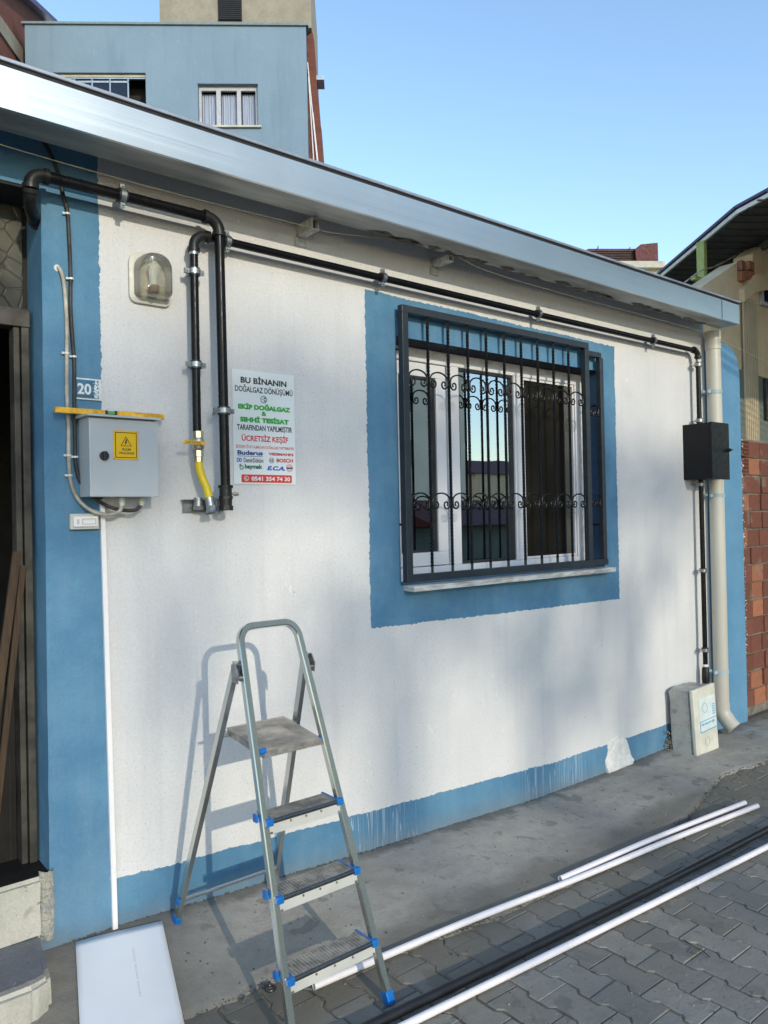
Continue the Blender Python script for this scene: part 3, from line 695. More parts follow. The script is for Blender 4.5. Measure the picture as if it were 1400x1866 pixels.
child(MB().tube([(5.392, Y2, .455), (5.392, Y2, .44), (5.392, Y2, .37), (5.392, Y2, .33)], .026, 14, scale=[.75, 1, 1.1, 1]).build('transition_fitting', M_fit, smooth=True), gp)
for x in (1.545, 2.395, 3.575, 4.795): clamp((x, Y2, Z2), (1,0,0), R2_, gp)
for z in (2.630, 2.246): clamp((1.393, Y2, z), (0,0,1), R2_, gp)
for z in (2.685, 2.272, 1.80, 1.165, .58): clamp((5.389, Y2, z), (0,0,1), R2_, gp)
# valve + hose
vb = MB(); vx = 1.397; vb.tube([(vx, Y2, 1.972), (vx, Y2, 1.945)], .023, 8).tube([(vx, Y2, 1.945), (vx, Y2, 1.935), (vx, Y2, 1.905), (vx, Y2, 1.895)], .024, 14, scale=[.8, 1, 1, .8]).tube([(vx, Y2, 1.893), (vx, Y2, 1.868)], .022, 8).tube([(vx, Y2, 1.866), (vx, Y2, 1.846)], .019, 8).tube([(vx, Y2-.02, 1.92), (vx, Y2-.042, 1.92)], .010, 8)
vl = child(vb.build('valve', M_brass, smooth=True, angle=30), gp)
child(MB().box(vx-.085, vx+.008, Y2-.047, Y2-.043, 1.913, 1.929).build('valve_lever', M_lever, bevel=.0015), gp)
text('GAZ VANASI', vx-.078, vx-.012, 1.917, 1.925, Y2-.0476, M_black, gp)
hpts = [(vx, Y2, 1.85), (vx+.002, Y2, 1.82), (vx+.012, Y2-.006, 1.78), (vx+.024, Y2-.015, 1.745), (vx+.030, Y2-.022, 1.715), (vx+.032, Y2-.025, 1.70)]
child(MB().tube(hpts, .0165, 16).build('yellow_hose', M_yellow, smooth=True), gp)
a = Vector(hpts[-1]); mb = MB(); mb.tube([a, a+Vector((.004,-.004,-.035))], .019, 16).tube([a+Vector((.004,-.004,-.035)), a+Vector((.006,-.006,-.055))], .021, 6).tube([a+Vector((.006,-.006,-.055)), a+Vector((.007,-.008,-.065))], .026, 20, cap=False, scale=[.85, 1.05])
child(mb.build('hose_nut', M_galv, smooth=True, angle=30), gp)
# meter bracket plate
br = thing('meter_bracket', 'thin galvanised meter bracket plate behind the hose nut', 'bracket', (1.43, 0, 1.64))
mb = MB(); mb.box(1.350, 1.530, -.012, -.009, 1.640, 1.690).box(1.340, 1.532, -.058, -.009, 1.690, 1.693)
for x in (1.375, 1.497): mb.box(x-.003, x+.003, -.0135, -.012, 1.655, 1.682)
child(mb.build('plate', M_galv), br)
mb = MB()
for x in (1.405, 1.47): mb.tube([(x, -.04, 1.70), (x, -.04, 1.652)], .019, 14).tube([(x, -.04, 1.665), (x, -.04, 1.650)], .024, 6)
child(mb.build('screw', M_galv, smooth=True), br)

# ------------------------------------------------------------------ black regulator box
kb = thing('gas_box', 'matt black steel gas box on the wall beside the downpipe', 'box', (5.39, 0, 1.83))
child(MB().box(5.266, 5.512, -.205, -.001, 1.835, 2.238).build('case', M_boxd, bevel=.002), kb)
child(MB().box(5.264, 5.516, -.222, -.206, 1.830, 2.241).build('door', M_boxd, bevel=.002), kb)
child(MB().tube([(5.492, -.222, 2.045), (5.492, -.246, 2.045)], .012, 12).box(5.484, 5.512, -.252, -.243, 2.038, 2.052).build('lock', M_knob), kb)

# ------------------------------------------------------------------ downpipe
dp = thing('downpipe', 'cream plastic rainwater downpipe at the right corner of the house', 'downpipe', (5.6, 0, -.05))
dx, dy = 5.600, -.074
child(MB().tube([(dx-.004, dy, 2.955), (dx-.004, dy, 2.82)], .058, 24).tube([(dx-.004, dy, 2.83), (dx, dy, 2.5), (dx, dy, .16)], .053, 24).build('pipe', M_pvcb, smooth=True), dp)
child(MB().tube([(dx, dy, .165), (dx, dy, .135), (dx, dy, .10), (dx+.003, dy-.015, .065), (dx+.008, dy-.05, .015), (dx+.012, dy-.085, -.02)], .057, 24).build('elbow', M_pvcb, smooth=True), dp)
for z in (2.50, 1.72, .395):
    mb = MB(); mb.tube([(dx, dy, z-.014), (dx, dy, z+.014)], .0575, 24).box(dx-.085, dx-.045, dy+.045, -.001, z-.013, z+.013).box(dx-.1, dx-.06, dy-.005, dy+.003, z-.012, z+.012)
    child(mb.build('pipe_bracket', simple('blue_grey_clip', (.33,.43,.46), .4), smooth=True), dp)

# ------------------------------------------------------------------ concrete service box
sb = thing('service_box', 'leaning grey concrete service box with white lid under the black pipe', 'service box', (5.1, -.15, -.09))
def sbx(mb, x0, x1, y0, y1, z0, z1): return mb.box(x0-5.1, x1-5.1, y0+.15, y1+.15, z0+.09, z1+.09)
def rb2():
    bmx = bmesh.new(); bmesh.ops.create_cube(bmx, size=1)
    for v in bmx.verts: v.co = Vector((v.co.x*.285, v.co.y*.165+.03, v.co.z*.455+.2275))
    bmesh.ops.bevel(bmx, geom=list(bmx.edges), offset=.012, segments=2, affect='EDGES'); bmesh.ops.triangulate(bmx, faces=bmx.faces)
    bmesh.ops.subdivide_edges(bmx, edges=bmx.edges, cuts=4, use_grid_fill=True)
    for v in bmx.verts:
        back = max(0, (v.co.y-.0))*6; v.co += Vector((mn.noise(v.co*14), mn.noise(v.co*14+Vector((5,0,0))), mn.noise(v.co*14+Vector((0,5,0)))))*(.004+.012*back)
    me = bpy.data.meshes.new('body'); bmx.to_mesh(me); bmx.free(); me.materials.append(concrete('pitted_concrete', (.40,.39,.36), (.52,.51,.47), (.20,.19,.17)).m)
    me.polygons.foreach_set('use_smooth', [True]*len(me.polygons)); me.set_sharp_from_angle(angle=rad(40))
    o = bpy.data.objects.new('body', me); COL.objects.link(o); o.parent = sb; return o
rb2()
lid = MB().box(-.148, .148, -.082, -.055, .004, .468).build('lid', simple('scuffed_cream_grp', (.60,.58,.50), .55, 0, .12, 9, .3, 60), sb, bevel=.006)
def st(name, mb, mat): o = mb.build(name, mat); o.parent = sb; return o
st('sticker', MB().box(-.085, .128, -.0845, -.0825, .165, .395), simple('pale_sticker', (.62,.68,.68), .45, 0, .1, 14))
mbx = MB(); mbx.box(-.085, .128, -.0862, -.0852, .163, .169).box(-.083, .126, -.0862, -.0852, .236, .241).box(-.085, -.080, -.0862, -.0852, .17, .236)
for k in range(5): mbx.box(.085, .12, -.0862, -.0852, .262+.016*k, .268+.016*k)
for k in range(9): mbx.box(-.07+.02*k+random.uniform(0, .004), -.058+.02*k, -.0862, -.0852, .206+random.uniform(0, .004), .222)
st('sticker_print', mbx, simple('cyan_print', (.05,.35,.60), .5))
mbx = MB(); ring(mbx, -.01, .325, .035, .030, -.0862, -.0852, 24)
st('sticker_emblem', mbx, simple('pale_cyan_print', (.30,.55,.62), .5))
mbx = MB(); ring(mbx, .0, .09, .032, .028, -.0845, -.0825, 24); st('embossed_ring', mbx, simple('ring_shade', (.50,.47,.39), .6))
sb.rotation_euler = (rad(-1.5), rad(-2.6), rad(0))

# ------------------------------------------------------------------ electrical box
eb = thing('electrical_box', 'grey steel electrical cabinet with a yellow death hazard label', 'electrical box', (1.065, 0, 1.70))
ec = child(MB().box(.937, 1.193, -.122, -.001, 1.702, 1.998).build('case', M_box, bevel=.003), eb)
child(MB().box(.934, 1.196, -.136, -.1225, 1.700, 1.992).build('door', M_box, bevel=.003), eb)
mb = MB(); mb.prism([(-.155, 1.996), (-.155, 2.004), (0, 2.012), (0, 2.000)], 'x', .923, 1.203); child(mb.build('rain_cap', M_box, bevel=.001), eb)
mb = MB(); mb.tube([(.986, -.136, 1.852), (.986, -.146, 1.852)], .017, 20).box(.980, .992, -.158, -.1465, 1.838, 1.868); child(mb.build('lock_knob', M_knob, bevel=.001), eb)
hl = child(MB().box(1.021, 1.117, -.1385, -.137, 1.840, 1.950).build('warning_label', M_yel_label, bevel=.0005), eb)
mb = MB(); y0, y1 = -.1395, -.1388
for a, b, c, d in ((1.028,1.110,1.847,1.8495),(1.028,1.110,1.9405,1.943),(1.028,1.0305,1.8495,1.9405),(1.1075,1.110,1.8495,1.9405)): mb.box(a, b, y0, y1, c, d)
def tri_outline(mb, cx, cz, r, t, y0, y1):
    o = [(cx+r*math.cos(rad(a)), cz+r*math.sin(rad(a))) for a in (90, 210, 330)]; i = [(cx+(r-2*t)*math.cos(rad(a)), cz+(r-2*t)*math.sin(rad(a))) for a in (90, 210, 330)]
    for k in range(3): mb.prism([o[k], o[(k+1) % 3], i[(k+1) % 3], i[k]], 'y', y0, y1)
tri_outline(mb, 1.069, 1.9035, .0245, .002, y0, y1)
mb.prism([(1.070,1.917),(1.063,1.903),(1.0675,1.904),(1.0645,1.893),(1.074,1.907),(1.0693,1.9055),(1.0745,1.916)], 'y', y0, y1)
child(mb.build('label_print', M_black), eb)
text('ÖLÜM', 1.053, 1.086, 1.8745, 1.885, -.1393, M_black, eb, .02)
text('TEHLİKESİ', 1.041, 1.100, 1.8605, 1.871, -.1393, M_black, eb, .02)
for x in (1.024, 1.114):
    for z in (1.843, 1.947): child(MB().tube([(x, -.1375, z), (x, -.1400, z)], .0022, 8).build('rivet', M_galv), eb)
for x in (1.075, 1.152):
    mb = MB(); mb.tube([(x, -.07, 1.701), (x, -.07, 1.680)], .013, 8).tube([(x, -.07, 1.680), (x, -.07, 1.668)], .011, 12)
    child(mb.build('cable_gland', M_clip if x < 1.1 else M_plast), eb)
# spirit level lying on the cabinet
sl_ = thing('spirit_level', 'short worn yellow spirit level lying on the grey cabinet', 'spirit level', (1.045, -.05, 2.012))
mb = MB(); mb.box(.838, 1.020, -.062, -.042, 2.0125, 2.0335).box(1.066, 1.256, -.062, -.042, 2.0125, 2.0335).box(1.020, 1.066, -.062, -.042, 2.0125, 2.017)
child(mb.build('body', M_levelm, bevel=.0012), sl_)
for x_ in (1.020, 1.057): child(MB().box(x_, x_+.009, -.0615, -.0425, 2.0172, 2.033).build('vial_holder', M_knob), sl_)
child(MB().tube([(1.029, -.052, 2.025), (1.057, -.052, 2.025)], .0075, 12).build('vial', M_vial, smooth=True), sl_)

# junction switch box + trunking
jb = thing('switch_box', 'small white surface box at the top of the white cable trunking', 'switch box', (.95, 0, 1.58))
child(MB().box(.896, 1.004, -.022, -.001, 1.580, 1.640).build('base', M_plast, bevel=.004), jb)
child(MB().box(.906, .996, -.030, -.0225, 1.590, 1.630).build('cover', M_pvcw, bevel=.003), jb)
mb = MB(); frame_rect(mb, .936, .988, 1.599, 1.621, .003, -.0325, -.0305); mb.box(.918, .925, -.033, -.0305, 1.601, 1.619); child(mb.build('slot', M_plast), jb)
tk = thing('cable_trunking', 'straight white plastic cable trunking running down to the ground', 'trunking', (1.03, 0, .03))
child(MB().prism([(1.010, 1.695), (1.028, 1.695), (1.050, .036), (1.030, .036)], 'y', -.018, -.001).build('channel', M_pvcw, bevel=.0015), tk)
child(MB().prism([(1.0125, 1.694), (1.0255, 1.694), (1.0475, .037), (1.0325, .037)], 'y', -.0205, -.0182).build('cover', M_pvcw), tk)

# house number
hn = thing('house_number', 'worn blue enamel house number plate reading 20', 'sign', (.97, 0, 2.08))
child(MB().box(.921, 1.026, -.008, -.001, 2.076, 2.158).build('plate', M_platew, bevel=.001), hn)
child(MB().box(.926, 1.014, -.0092, -.0082, 2.082, 2.152).build('blue_field', M_plate), hn)
text('20', .934, .986, 2.095, 2.138, -.0098, M_platew, hn, .03)
mb = MB()
for k in range(55):
    x = 1.006+random.gauss(0, .005); z = random.uniform(2.084, 2.150); s = random.uniform(.0015, .006)
    mb.add([(x+s*random.uniform(.5, 1)*math.cos(a), -.0096-.00001*k, z+s*random.uniform(.5, 1)*math.sin(a)) for a in (0, 1.2, 2.4, 3.6, 5)], [(0,1,2,3,4)])
child(mb.build('chipped_enamel', M_platew), hn)

# bulkhead lamp
bl = thing('wall_lamp', 'round topped bulkhead lamp with yellowed glass on the white wall', 'lamp', (1.225, 0, 2.48))
def rrect(x0, x1, z0, z1, r, rt=None, n=6):
    rt = rt or r; out = []
    for cx, cz, a0, rr in ((x1-r, z0+r, -90, r), (x1-rt, z1-rt, 0, rt), (x0+rt, z1-rt, 90, rt), (x0+r, z0+r, 180, r)):
        for k in range(n+1): a = rad(a0+90*k/n); out.append((cx+rr*math.cos(a), cz+rr*math.sin(a)))
    return out
child(MB().prism(rrect(1.140, 1.312, 2.480, 2.686, .03, .05), 'y', -.016, -.001).build('base', M_plast, smooth=True, bevel=.002), bl)
def dome():
    mb = MB(); rings = []; n = None
    for k, (ins, y) in enumerate(((0, -.017), (.001, -.045), (.004, -.070), (.010, -.088), (.022, -.100), (.040, -.106))):
        pl = rrect(1.158+ins, 1.298-ins, 2.503+ins, 2.678-ins, max(.016-ins*.2, .006), .062-ins*.8); n = len(pl); rings.append([(a, y, b) for a, b in pl])
    vs = sum(rings, []); fs = [(l*n+k, l*n+(k+1) % n, (l+1)*n+(k+1) % n, (l+1)*n+k) for l in range(len(rings)-1) for k in range(n)]+[tuple((len(rings)-1)*n+k for k in range(n))]
    return mb.add(vs, fs)
child(dome().build('glass_cover', M_lampg, smooth=True, angle=60), bl)
child(MB().tube([(1.226, -.05, 2.545), (1.226, -.05, 2.58), (1.228, -.05, 2.60), (1.23, -.05, 2.625), (1.23, -.05, 2.645)], .026, 14, scale=[.6, .6, .9, 1, .35]).build('bulb', M_platew, smooth=True), bl)
child(MB().tube([(1.226, -.05, 2.515), (1.226, -.05, 2.548)], .021, 12).build('socket', simple('brown_socket', (.22,.12,.06), .6)), bl)
mb = MB(); mb.tube(arc((1.226, -.019, 2.493), .007, 180, 360, 8), .0015, 6); child(mb.build('clip', M_galv), bl)

# notice board
nb = thing('notice_sign', 'white gas company notice with green, black and red Turkish text', 'sign', (1.75, 0, 1.76))
SX0, SX1, SZ0, SZ1 = 1.590, 1.906, 1.761, 2.263
child(MB().box(SX0, SX1, -.0045, -.001, SZ0, SZ1).build('board', M_paper, bevel=.0005), nb)
H = SZ1-SZ0; Wd = SX1-SX0
def T(s, u0, u1, v0, v1, mat, bold=.0, shear=0., dy=0): return text(s, SX0+u0*Wd, SX0+u1*Wd, SZ1-v1*H, SZ1-v0*H, -.0052-dy, mat, nb, bold, shear)
T('BU BİNANIN', .13, .87, .045, .115, M_black, .035)
T('DOĞALGAZ DÖNÜŞÜMÜ', .04, .97, .125, .205, M_black, .02)
T('EKİP DOĞALGAZ', .08, .93, .285, .345, M_lgreen, .09); T('EKİP DOĞALGAZ', .085, .925, .289, .341, M_green, .02, dy=.0004)
T('&', .45, .53, .352, .392, M_green, .04)
T('SIHHİ TESİSAT', .11, .90, .397, .457, M_lgreen, .09); T('SIHHİ TESİSAT', .115, .895, .401, .453, M_green, .025, dy=.0004)
T('TARAFINDAN YAPILMIŞTIR', .06, .95, .475, .54, M_black, .025)
T('ÜCRETSİZ KEŞİF', .13, .88, .555, .635, M_red, .03)
T('BİZDEN FİYAT ALMADAN DOĞALGAZ YAPTIRMAYIN', .04, .97, .65, .685, M_orange, .02)
T('Buderus', .06, .46, .705, .745, M_navy, .045)
T('VIESMANN', .55, .96, .715, .74, M_red, .05)
T('DemirDöküm', .155, .465, .77, .81, M_black, .02)
T('BOSCH', .68, .955, .765, .80, M_red, .045)
T('baymak', .17, .45, .825, .875, M_dgreen, .05)
T('E.C.A.', .52, .82, .835, .875, M_bprint, .06, .3)
mb = MB()
def B(u0, u1, v0, v1, dy=0): mb.box(SX0+u0*Wd, SX0+u1*Wd, -.0056-dy, -.0047-dy, SZ1-v1*H, SZ1-v0*H)
B(.06, .46, .753, .757); child(mb.build('underline', M_navy), nb)
mb = MB(); cx, cz = SX0+.49*Wd, SZ1-.245*H; ring(mb, cx, cz, .0165, .0135, -.0056, -.0047); mb.box(cx-.008, cx-.002, -.0056, -.0047, cz-.002, cz+.002).box(cx, cx+.010, -.0056, -.0047, cz-.009, cz-.003).box(cx, cx+.010, -.0056, -.0047, cz+.002, cz+.009); child(mb.build('round_logo', M_dgreen), nb)
mb = MB(); cx, cz = SX0+.60*Wd, SZ1-.785*H; ring(mb, cx, cz, .0125, .0105, -.0056, -.0047); mb.box(cx-.006, cx-.003, -.0056, -.0047, cz-.006, cz+.006).box(cx+.003, cx+.006, -.0056, -.0047, cz-.006, cz+.006).box(cx-.003, cx+.003, -.0056, -.0047, cz-.0015, cz+.0015); child(mb.build('anchor_logo', M_black), nb)
mb = MB()
for q in (.075, .115):
    cx = SX0+q*Wd; cz = SZ1-.79*H; mb.box(cx-.008, cx-.005, -.0056, -.0047, cz-.009, cz+.009); mb.prism([(cx-.0045+.010*math.cos(rad(a))*.9, cz+.009*math.sin(rad(a))) for a in range(-90, 91, 20)]+[(cx-.0045+.006*math.cos(rad(a)), cz+.005*math.sin(rad(a))) for a in range(90, -91, -20)], 'y', -.0056-.0003*(q > .1), -.0047)
child(mb.build('double_d_logo', M_bprint), nb)
mb = MB(); cx, cz = SX0+.895*Wd, SZ1-.85*H; ring(mb, cx, cz, .0175, .0150, -.0056, -.0047); ring(mb, cx, cz, .0115, .0095, -.0056, -.0047); mb.box(cx-.016, cx+.016, -.0062, -.0057, cz-.004, cz+.004); child(mb.build('seal_ring', M_orange), nb)
mb = MB(); mb.box(cx-.015, cx+.015, -.0068, -.0063, cz-.003, cz+.003); child(mb.build('seal_band', M_navy), nb)
mb = MB(); cx, cz = SX0+.12*Wd, SZ1-.855*H; ring(mb, cx, cz, .010, .006, -.0056, -.0047, 18); mb.prism([(cx-.014, cz+.008), (cx-.006, cz+.016), (cx-.002, cz+.014), (cx-.006, cz+.008)], 'y', -.0060, -.0047); child(mb.build('leaf_logo', M_dgreen), nb)
mb = MB(); mb.prism(rrect(SX0+.115*Wd, SX0+.93*Wd, SZ1-.985*H, SZ1-.915*H, .006), 'y', -.0056, -.0047); child(mb.build('red_banner', M_red), nb)
text('0541 354 74 30', SX0+.27*Wd, SX0+.90*Wd, SZ1-.970*H, SZ1-.932*H, -.0064, M_paper, nb, .03)
mb = MB(); cx, cz = SX0+.19*Wd, SZ1-.95*H; ring(mb, cx, cz, .0115, .0095, -.0064, -.0058, 20); mb.tube([(cx-.005, -.0066, cz+.004), (cx-.003, -.0066, cz-.002), (cx+.004, -.0066, cz-.005)], .0018, 6); child(mb.build('phone_symbol', M_paper), nb)

# ------------------------------------------------------------------ cables
c1 = thing('cable', 'dark weathered cable from the eaves into the right gland of the cabinet', 'cable', (.92, 0, 1.7))
child(MB().tube(smooth_path([(.80, -.03, 3.04), (.845, -.018, 2.99), (.880, -.012, 2.91), (.895, -.014, 2.83), (.908, -.012, 2.78), (.913, -.010, 2.68), (.916, -.010, 2.55), (.914, -.010, 2.42), (.919, -.010, 2.30), (.924, -.010, 2.20), (.922, -.010, 2.05), (.922, -.010, 1.92), (.924, -.010, 1.82), (.945, -.014, 1.75), (.99, -.03, 1.695), (1.04, -.05, 1.662), (1.09, -.062, 1.650), (1.13, -.068, 1.652), (1.15, -.07, 1.672)]), .0072, 10).build('sheath', M_dcab, smooth=True), c1)
c2 = thing('cable', 'pale thick cable leaving a hole and looping under the grey cabinet', 'cable', (.89, 0, 1.7))
child(MB().tube(smooth_path([(.872, .02, 2.565), (.876, -.008, 2.562), (.886, -.014, 2.53), (.893, -.012, 2.48), (.899, -.010, 2.36), (.897, -.010, 2.24), (.895, -.010, 2.10), (.899, -.010, 1.98), (.898, -.010, 1.85), (.904, -.010, 1.76), (.925, -.014, 1.70), (.965, -.03, 1.655), (1.01, -.05, 1.636), (1.045, -.062, 1.637), (1.068, -.068, 1.650), (1.075, -.07, 1.672)]), .0075, 10).build('sheath', M_wcab, smooth=True), c2)
for (x, z, p) in ((.908, 2.775, c1), (.917, 2.53, c1), (.924, 2.235, c1), (.922, 2.03, c1), (.923, 1.855, c1), (.897, 2.245, c2), (.898, 1.86, c2), (.901, 1.785, c2)):
    mb = MB(); mb.tube([(x, -.010, z-.0035), (x, -.010, z+.0035)], .0102, 12).box(x-.018, x-.008, -.012, -.002, z-.004, z+.004); child(mb.build('clip', M_clip), p)
child(MB().prism([(.870+.012*math.cos(a*.6), 2.565+.013*math.sin(a*.6)) for a in range(10)], 'y', -.0015, -.0006).build('plaster_rim', M_plaster), c2)
wr = thing('wire', 'thin pale wire sagging along under the eaves', 'wire', (3, -.1, 2.9))
wy = -.10
def wpt(px, py, y=-.10): return at_y(px, py, y)
child(MB().tube(smooth_path([wpt(-60, 242), wpt(0, 263), wpt(180, 315), wpt(380, 368), wpt(570, 415), wpt(600, 423), wpt(690, 433), wpt(790, 443, -.14), wpt(870, 486, -.14), wpt(960, 516, -.13), wpt(1100, 555, -.12), wpt(1290, 606, -.10)]), .0022, 6).build('strand', M_wire, smooth=True), wr)
child(MB().tube(smooth_path([at_y(1290, 606, -.10), at_y(1345, 634, .3), at_y(1460, 690, .9)]), .0022, 6).build('strand', M_wire, smooth=True), wr)

# ------------------------------------------------------------------ window grille
gg = thing('window_grille', 'anthracite iron security grille with twisted bars and scrolls over the window', 'window grille', (3.37, -.05, 1.27))
GY = -.048; t = .040
mb = MB(); mb.box(2.517, 4.062, GY-.018, GY+.018, 2.640, 2.678).box(2.517, 2.557, GY-.018, GY+.018, 1.310, 2.640).box(4.022, 4.062, GY-.018, GY+.018, 1.310, 2.640).box(2.517, 4.220, GY-.018, GY+.018, 1.272, 1.310)
child(mb.build('frame', M_iron, bevel=.002), gg)
mb = MB(); mb.box(4.063, 4.205, GY-.010, GY+.022, 2.600, 2.634).box(4.184, 4.220, GY-.012, GY+.022, 1.311, 2.600); child(mb.build('side_frame', M_iron, bevel=.003), gg)
def twisted(x, z0, z1, r=.0082, pitch=.075):
    mb = MB(); n = int((z1-z0)/.006); vs = []
    for i in range(n+1):
        z = z0+(z1-z0)*i/n; a0 = 2*math.pi*(z-z0)/pitch
        if z1-z < .05 or z-z0 < .03: a0 = round(a0/(math.pi/2))*(math.pi/2)*0+2*math.pi*(min(max(z, z0+.03), z1-.05)-z0)/pitch
        for k in range(4): a = a0+math.pi/4+k*math.pi/2; vs.append((x+r*math.cos(a)*1.1, GY+r*math.sin(a)*1.1, z))
    mb.add(vs, [(i*4+k, i*4+(k+1) % 4, i*4+4+(k+1) % 4, i*4+4+k) for i in range(n) for k in range(4)]); return mb
NB = 9; xb = [2.557+(4.022-2.557)*(k+1)/(NB+1) for k in range(NB)]
for x in xb: child(twisted(x, 1.310, 2.641).build('bar', M_twist), gg)
def scroll(xa, xc, zb):
    w_ = xc-xa; cx = (xa+xc)/2; rad_ = w_/2-.008; pts = []
    def half(s):
        out = []
        # big arch quarter from apex outwards, then curl inward
        for k in range(0, 10): a = rad(90-s*k*10) ; out.append((cx+rad_*math.cos(a), zb+.052+ rad_*.62*math.sin(a)))
        ex, ez = out[-1]; c0 = (ex-s*.024, ez-.012)
        for k in range(0, 17):
            a = -k*26; rr = .024*(1-k/22); out.append((c0[0]+s*rr*math.cos(rad(a)), c0[1]-.010+rr*1.1*math.sin(rad(a))))
        return out
    L = half(-1)[::-1]; R_ = half(1); return [(x, GY-.001, z) for x, z in L]+[(x, GY-.001, z) for x, z in R_[1:]]
sec = [(-.0028,-.006),(.0028,-.006),(.0028,.006),(-.0028,.006)]
def scr(xa, xc, zb, dy=0):
    pts = scroll(xa, xc, zb); n = len(pts)
    pts = [(p[0], p[1]+dy, p[2]) for p in pts]
    child(MB().tube(pts, .0045, 6).build('scroll', M_twist, smooth=True), gg)
edges = [2.557]+xb+[4.022]
for zb in (2.270, 1.635):
    for a, b in zip(edges, edges[1:]): scr(a+.004, b-.004, zb)
scr(4.068, 4.180, 2.215); scr(4.068, 4.180, 1.640)
mb = MB()
for z in (2.44, 1.545): mb.tube([(2.530, GY, z+.02), (2.530, .09, z+.02), (2.53, .10, z+.02)], .006, 8)
for z in (2.30, 1.53): mb.tube([(4.20, GY, z), (4.22, .07, z), (4.272, .10, z)], .006, 8)
child(mb.build('wall_rod', M_twist), gg)

# ------------------------------------------------------------------ ladder
ld = thing('stepladder', 'open steel stepladder with three treads, platform and blue plastic caps', 'stepladder', (1.482, -.5, -.09))
XC, W0, DW, YF, KK = 1.482, .190, -.056, -.872, .348
def fpnt(s, z, off=0): return Vector((XC+s*(W0+DW*z), YF+KK*z, z))
path = []
ztop = 1.212
L = [fpnt(-1, z) for z in (-.09, .3, .7, 1.0, 1.135)]
ax = XC
def top_arc(s):
    c = fpnt(s, 1.145); out = []; r = .058
    for k in range(1, 9):
        a = rad(90*k/8); out.append(Vector((c.x-s*r*(1-math.cos(a)), YF+KK*(1.145+(.062)*math.sin(a)), 1.145+.062*math.sin(a))))
    return out
sec_r = [(-.0095,-.015),(.0095,-.015),(.0125,-.011),(.0125,.011),(.0095,.015),(-.0095,.015),(-.0125,.011),(-.0125,-.011)]
nvec = Vector((0, 1, -KK)).normalized()
Rr = [fpnt(1, z) for z in (-.09, .3, .7, 1.0, 1.135)]
full = L+top_arc(-1)+top_arc(1)[::-1]+Rr[::-1]
def rail_sweep(pts):
    mb = MB(); vs = []; n = len(sec_r)
    for i, p in enumerate(pts):
        t_ = (pts[min(i+1, len(pts)-1)]-pts[max(i-1, 0)]).normalized(); sx = t_.cross(nvec).normalized()
        fl = 1.0
        for a, b in sec_r: vs.append(p+sx*a*fl+nvec*b)
    mb.add(vs, [(i*n+j, i*n+(j+1) % n, (i+1)*n+(j+1) % n, (i+1)*n+j) for i in range(len(pts)-1) for j in range(n)]+[tuple(range(n))[::-1], tuple((len(pts)-1)*n+j for j in range(n))])
    return mb
child(rail_sweep(full).build('front_rail', M_alu, smooth=True, angle=35), ld)
ZL = [.109, .338, .567]
for l, z in enumerate(ZL):
    w_ = W0+DW*z-.0135; yf = YF+KK*z
    mb = MB(); x0, x1 = XC-w_, XC+w_
    yb = yf+.075; yfr = yf-.022
    mb.box(x0, x1, yfr+.006, yb, z+.004, z+.008)
    nr = 26
    for k in range(nr):                                           # pressed anti-slip ribs
        xx = x0+.012+(x1-x0-.024)*k/(nr-1); mb.box(xx-.0022, xx+.0022, yfr+.012, yb-.006, z+.008, z+.0098)
    tr = child(mb.build('tread', M_tread), ld)
    child(MB().tube([(x0, yfr+.004, z+.001), (x1, yfr+.004, z+.001)], .0085, 12).build('nosing', simple('dark_nosing', (.16,.165,.17), .22, .9), smooth=True), ld)
    ap = MB(); ap.box(x0-.004, x1+.004, yfr+.003, yfr+.006, z-.042, z-.008)
    child(ap.build('apron', M_apr), ld)
    for xx, zz, rr in [(x0+(x1-x0)*(.28+.22*k), z-.013, .004) for k in range(3)]+[(x0+.004, z-.036, .0045), (x1-.004, z-.036, .0045)]:
        child(MB().tube([(xx, yfr+.004, zz), (xx, yfr-.0015, zz)], rr, 8).build('rivet', M_alud, smooth=True), ld)
    for s in (-1, 1):
        xx = XC+s*(w_+.002)
        child(MB().box(xx-.014, xx+.012, yfr-.006, yfr+.018, z-.012, z+.0125).build('blue_cap', M_capb, bevel=.003), ld)
        child(MB().box(xx-.004-s*.010, xx+.004-s*.010, yfr+.018, yb+.006, z+.0085, z+.0112).build('blue_edge', M_capb), ld)
        xo = XC+s*(W0+DW*z+.016)
        if s < 0: child(MB().box(xo-.006, xo+.004, yf+.014, yf+.040, z-.004, z+.022).build('blue_cap', M_capb, bevel=.002), ld)
# platform
mb = MB(); pf0, pf1 = Vector((0, -.600, .782)), Vector((0, -.325, .812))
def plat(x, t_, dz=0): p = pf0.lerp(pf1, t_); return (x, p.y, p.z+dz)
xl0, xl1 = 1.372, 1.618
vs = [plat(xl0+.0, 0), plat(xl1, 0), plat(xl1+.004, 1), plat(xl0-.004, 1)]
mb.add(vs+[(v[0], v[1], v[2]-.004) for v in vs], [(0,1,2,3),(7,6,5,4),(0,4,5,1),(1,5,6,2),(2,6,7,3),(3,7,4,0)])
for k in range(30):
    xx = xl0+.012+(xl1-xl0-.024)*k/29
    for a, b in (((.06, .94),) if (k < 8 or k > 22) else ((.06, .28), (.70, .94))):
        mb.add([plat(xx-.002, a, .0002), plat(xx+.002, a, .0002), plat(xx+.002, b, .0002), plat(xx-.002, b, .0002), plat(xx, a, .0022), plat(xx, b, .0022)], [(0,1,4),(1,2,5,4),(2,3,5),(3,0,4,5)])
child(mb.build('platform', simple('worn_platform', (.46,.42,.37), .42, .7, .3, 12, .25, 70)), ld)
child(MB().box(xl0, xl1, -.6045, -.6005, .758, .7815).build('platform_edge', M_tread, bevel=.001), ld)
mb = MB()
